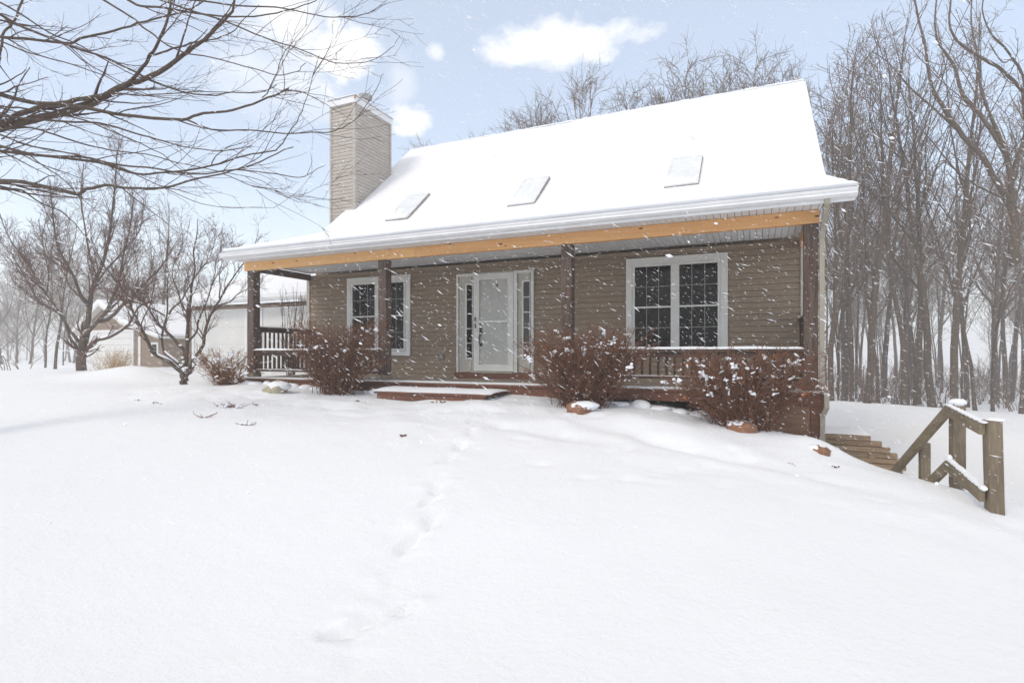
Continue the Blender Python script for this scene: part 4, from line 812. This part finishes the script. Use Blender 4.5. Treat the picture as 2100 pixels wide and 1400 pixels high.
debris('leaf_scrap','tiny dark scrap in snow left of the dogwood','twigs',283,823,4,.04,.05,'bark',5,r=.006)
debris('leaf_scrap','flat dark scraps in snow below the dogwood','twigs',318,827,6,.09,.06,'bark',6,r=.006)
debris('leaf_scrap','pair of curled brown leaves lying mid lawn','leaves',828,878,9,.035,.03,'shrub',7,r=.012)
debris('leaf_scrap','reddish leaf half buried below the porch step','leaves',905,849,6,.05,.05,'shrub2',8,r=.010)
debris('leaf_scrap','dead leaf at the base of the step','leaves',735,823,5,.04,.04,'shrub',9,r=.010)
debris('leaf_scrap','rust coloured leaf cluster left of the flat red stone','leaves',1446,854,10,.035,.04,'leaf',10,r=.011)
debris('leaf_scrap','small dark bark scrap on the snow slope by the timber steps','twigs',1712,953,5,.025,.04,'bark',11,r=.008)
debris('grass_blade','thin pale grass blade sticking out of the snow slope','twigs',1620,940,2,.03,.13,'straw',12,r=.003)
# ------------------------------------------------------------------ timber retaining wall and stair railing
rw=empty('retaining_wall',(12.2,1.7,-1.3),'weathered timber retaining wall stepping down from the house corner','retaining wall')
ends=[12.42,12.58,12.69,12.79,12.90,12.90,12.86]; ztop=-.795
for i,xe in enumerate(ends):
    z1=ztop-i*.090; y0=1.62+.022*math.sin(i*2.2)
    t=MB(); t.box(11.62-12.2,xe-12.2,y0-1.7,y0+.10-1.7,z1-.085+1.3,z1-.004+1.3); o=t.build('timber','timber',rw)
t=MB(); t.box(12.40-12.2,12.47-12.2,1.60-1.7,1.618-1.7,-1.16+1.3,-1.08+1.3); t.build('timber_butt','timber',rw)
sn=MB(); snowstrip(sn,-.58,.22,-.08,.9,.507,.05,31); sn.build('wall_snow','snow',rw,True)
ts=empty('timber_step',(12.45,-.2,-1.15),'half buried timber step end below the slanting handrail','step')
MB().box(-.35,.12,-.08,.06,-.2,.03).build('tread','timber',ts); MB().box(.121,.30,-.02,.06,-.2,-.03).build('side_tread','timber',ts)
rlg=empty('stair_railing',(12.72,-1.2,-.9),'weathered wooden stair railing with snow caps at the right of the yard','railing'); RO=np.array([12.72,-1.2,-.9])
class RM(MB):
    def build(s,name,m,parent=None,smooth=False):
        for i in range(len(s.V)): s.V[i]=np.asarray(s.V[i],float)-RO
        return MB.build(s,name,m,parent if parent is not None else rlg,smooth)
A=np.array([12.745,-2.40,0]); B=np.array([12.80,-1.16,0])
def post(c,z0,z1,wd,rz=0.,lean=(0,0)):
    t=RM(); d=np.array([math.cos(rz),math.sin(rz)]); e=np.array([-d[1],d[0]]); v=[]
    for z,off in((z0,np.zeros(2)),(z1,np.array(lean))):
        for i,j in((-1,-1),(1,-1),(1,1),(-1,1)): q=np.array(c[:2])+off+(d*i+e*j)*wd/2; v.append((q[0],q[1],z))
    t.add(v,[(3,2,1,0),(4,5,6,7),(0,1,5,4),(1,2,6,5),(2,3,7,6),(3,0,4,7)]); return t
p1=post(A+[.01,0,0],-1.5,-.07,.112,.12,(-.03,0)).build('post','lumber')
p2=post(B,-1.5,-.015,.12,.1).build('post','lumber')
p3=post((12.665,-.42,0),-1.6,-.585,.10,.1).build('post','lumber')
t=RM(); t.bar((A[0]-.10,A[1]-.02,-.155),(B[0]-.11,B[1]-.09,-.095),.045,.11); t.build('top_rail','lumberh')
t=RM(); t.bar((A[0]-.10,A[1]-.02,-.79),(B[0]-.11,B[1]-.09,-.72),.045,.115); t.build('lower_rail','lumberh')
t=RM(); t.bar((B[0]-.115,B[1]-.12,-.08),(12.44,.33,-1.20),.045,.11); t.build('handrail','lumberh')
t=RM(); t.bar((B[0]-.115,B[1]-.12,-.71),(12.54,-.10,-1.5),.045,.11); t.build('lower_handrail','lumberh')
sn=RM(); sn.blob((A[0]-.0,A[1]-.0,-.065),(.07,.07,.018),3,.12); sn.build('snow_cap','snow',None,True)
sn=RM(); sn.blob((B[0]-.0,B[1]-.0,-.005),(.085,.085,.05),5,.08); sn.build('snow_cap','snow',None,True)
sn=RM()
for k in range(12):
    u=k/11; q=np.array([A[0]-.09,A[1],-.715])*(1-u)+np.array([B[0]-.10,B[1]-.08,-.645])*u; sn.blob(q,(.035,.085,.014+.012*abs(math.sin(k*.9+2))*(1.3-u)),k,.08)
sn.blob((B[0]-.10,B[1]-.10,-.63),(.025,.04,.04),3,.1)
for k in range(10):
    u=k/9; q=np.array([A[0]-.09,A[1],-.088])*(1-u)+np.array([B[0]-.10,B[1]-.08,-.028])*u; sn.blob(q,(.035,.09,.012),k,.08)
sn.build('rail_snow','snow',None,True)
# ------------------------------------------------------------------ falling snow
fl=MB(); rng=np.random.default_rng(99)
rt_=np.array([C_,S_,0.])
def flakes(n,d0,d1,l0,l1,w,pw=3):
    u=rng.random(n); d=(d0**pw+(d1**pw-d0**pw)*u)**(1/pw); px=-100+2300*rng.random(n); py=-50+1150*rng.random(n)
    C0=CAM+np.stack([-S_+C_*(px-1050)/F,C_+S_*(px-1050)/F,(HY-py)/F],1)*d[:,None]
    for i in range(n):
        c=C0[i]
        if c[2]<-1: continue
        th=R(28)+rng.normal()*.2; dr_=rt_*math.cos(th)-np.array([0,0,math.sin(th)])+np.array([-S_,C_,0])*rng.normal()*.25; dr_=nrmv(dr_); l_=(l0+(l1-l0)*rng.random()**3); a=perp(dr_,rng); b=np.cross(dr_,a); ww=w*(.6+.8*rng.random())
        P6=np.array([c-dr_*l_/2,c+dr_*l_/2,c+a*ww,c-a*ww*.8,c+b*ww,c-b*ww*.9]); fl.V.append(P6)
        F8=np.array([(0,2,4),(0,4,3),(0,3,5),(0,5,2),(1,4,2),(1,3,4),(1,5,3),(1,2,5)])
        fl.L.append((F8+fl.n).ravel()); fl.S.append(np.full(8,3)); fl.n+=6
flakes(27000,2.2,9.8,.012,.060,.0021,2.3); flakes(16000,9,32,.016,.06,.0042,2.0); flakes(45,1.8,3.2,.02,.05,.006,2.0)
tag(fl.build('falling_snow','snow'),'white flakes driven down and right by wind',None,None,'stuff')
# ------------------------------------------------------------------ haze
hz=MB().box(-620,620,-620,720,-9,27).build('haze','snow'); tag(hz,'pale snow haze filling the air',kind='stuff')
hm=bpy.data.materials.new('haze'); hm.use_nodes=True; n=hm.node_tree.nodes; n.clear(); o_=n.new('ShaderNodeOutputMaterial'); v=n.new('ShaderNodeVolumePrincipled'); v.inputs['Color'].default_value=(.97,.96,.95,1); v.inputs['Density'].default_value=.0038; v.inputs['Anisotropy'].default_value=.2
hm.node_tree.links.new(v.outputs[0],o_.inputs['Volume']); hz.data.materials.clear(); hz.data.materials.append(hm)
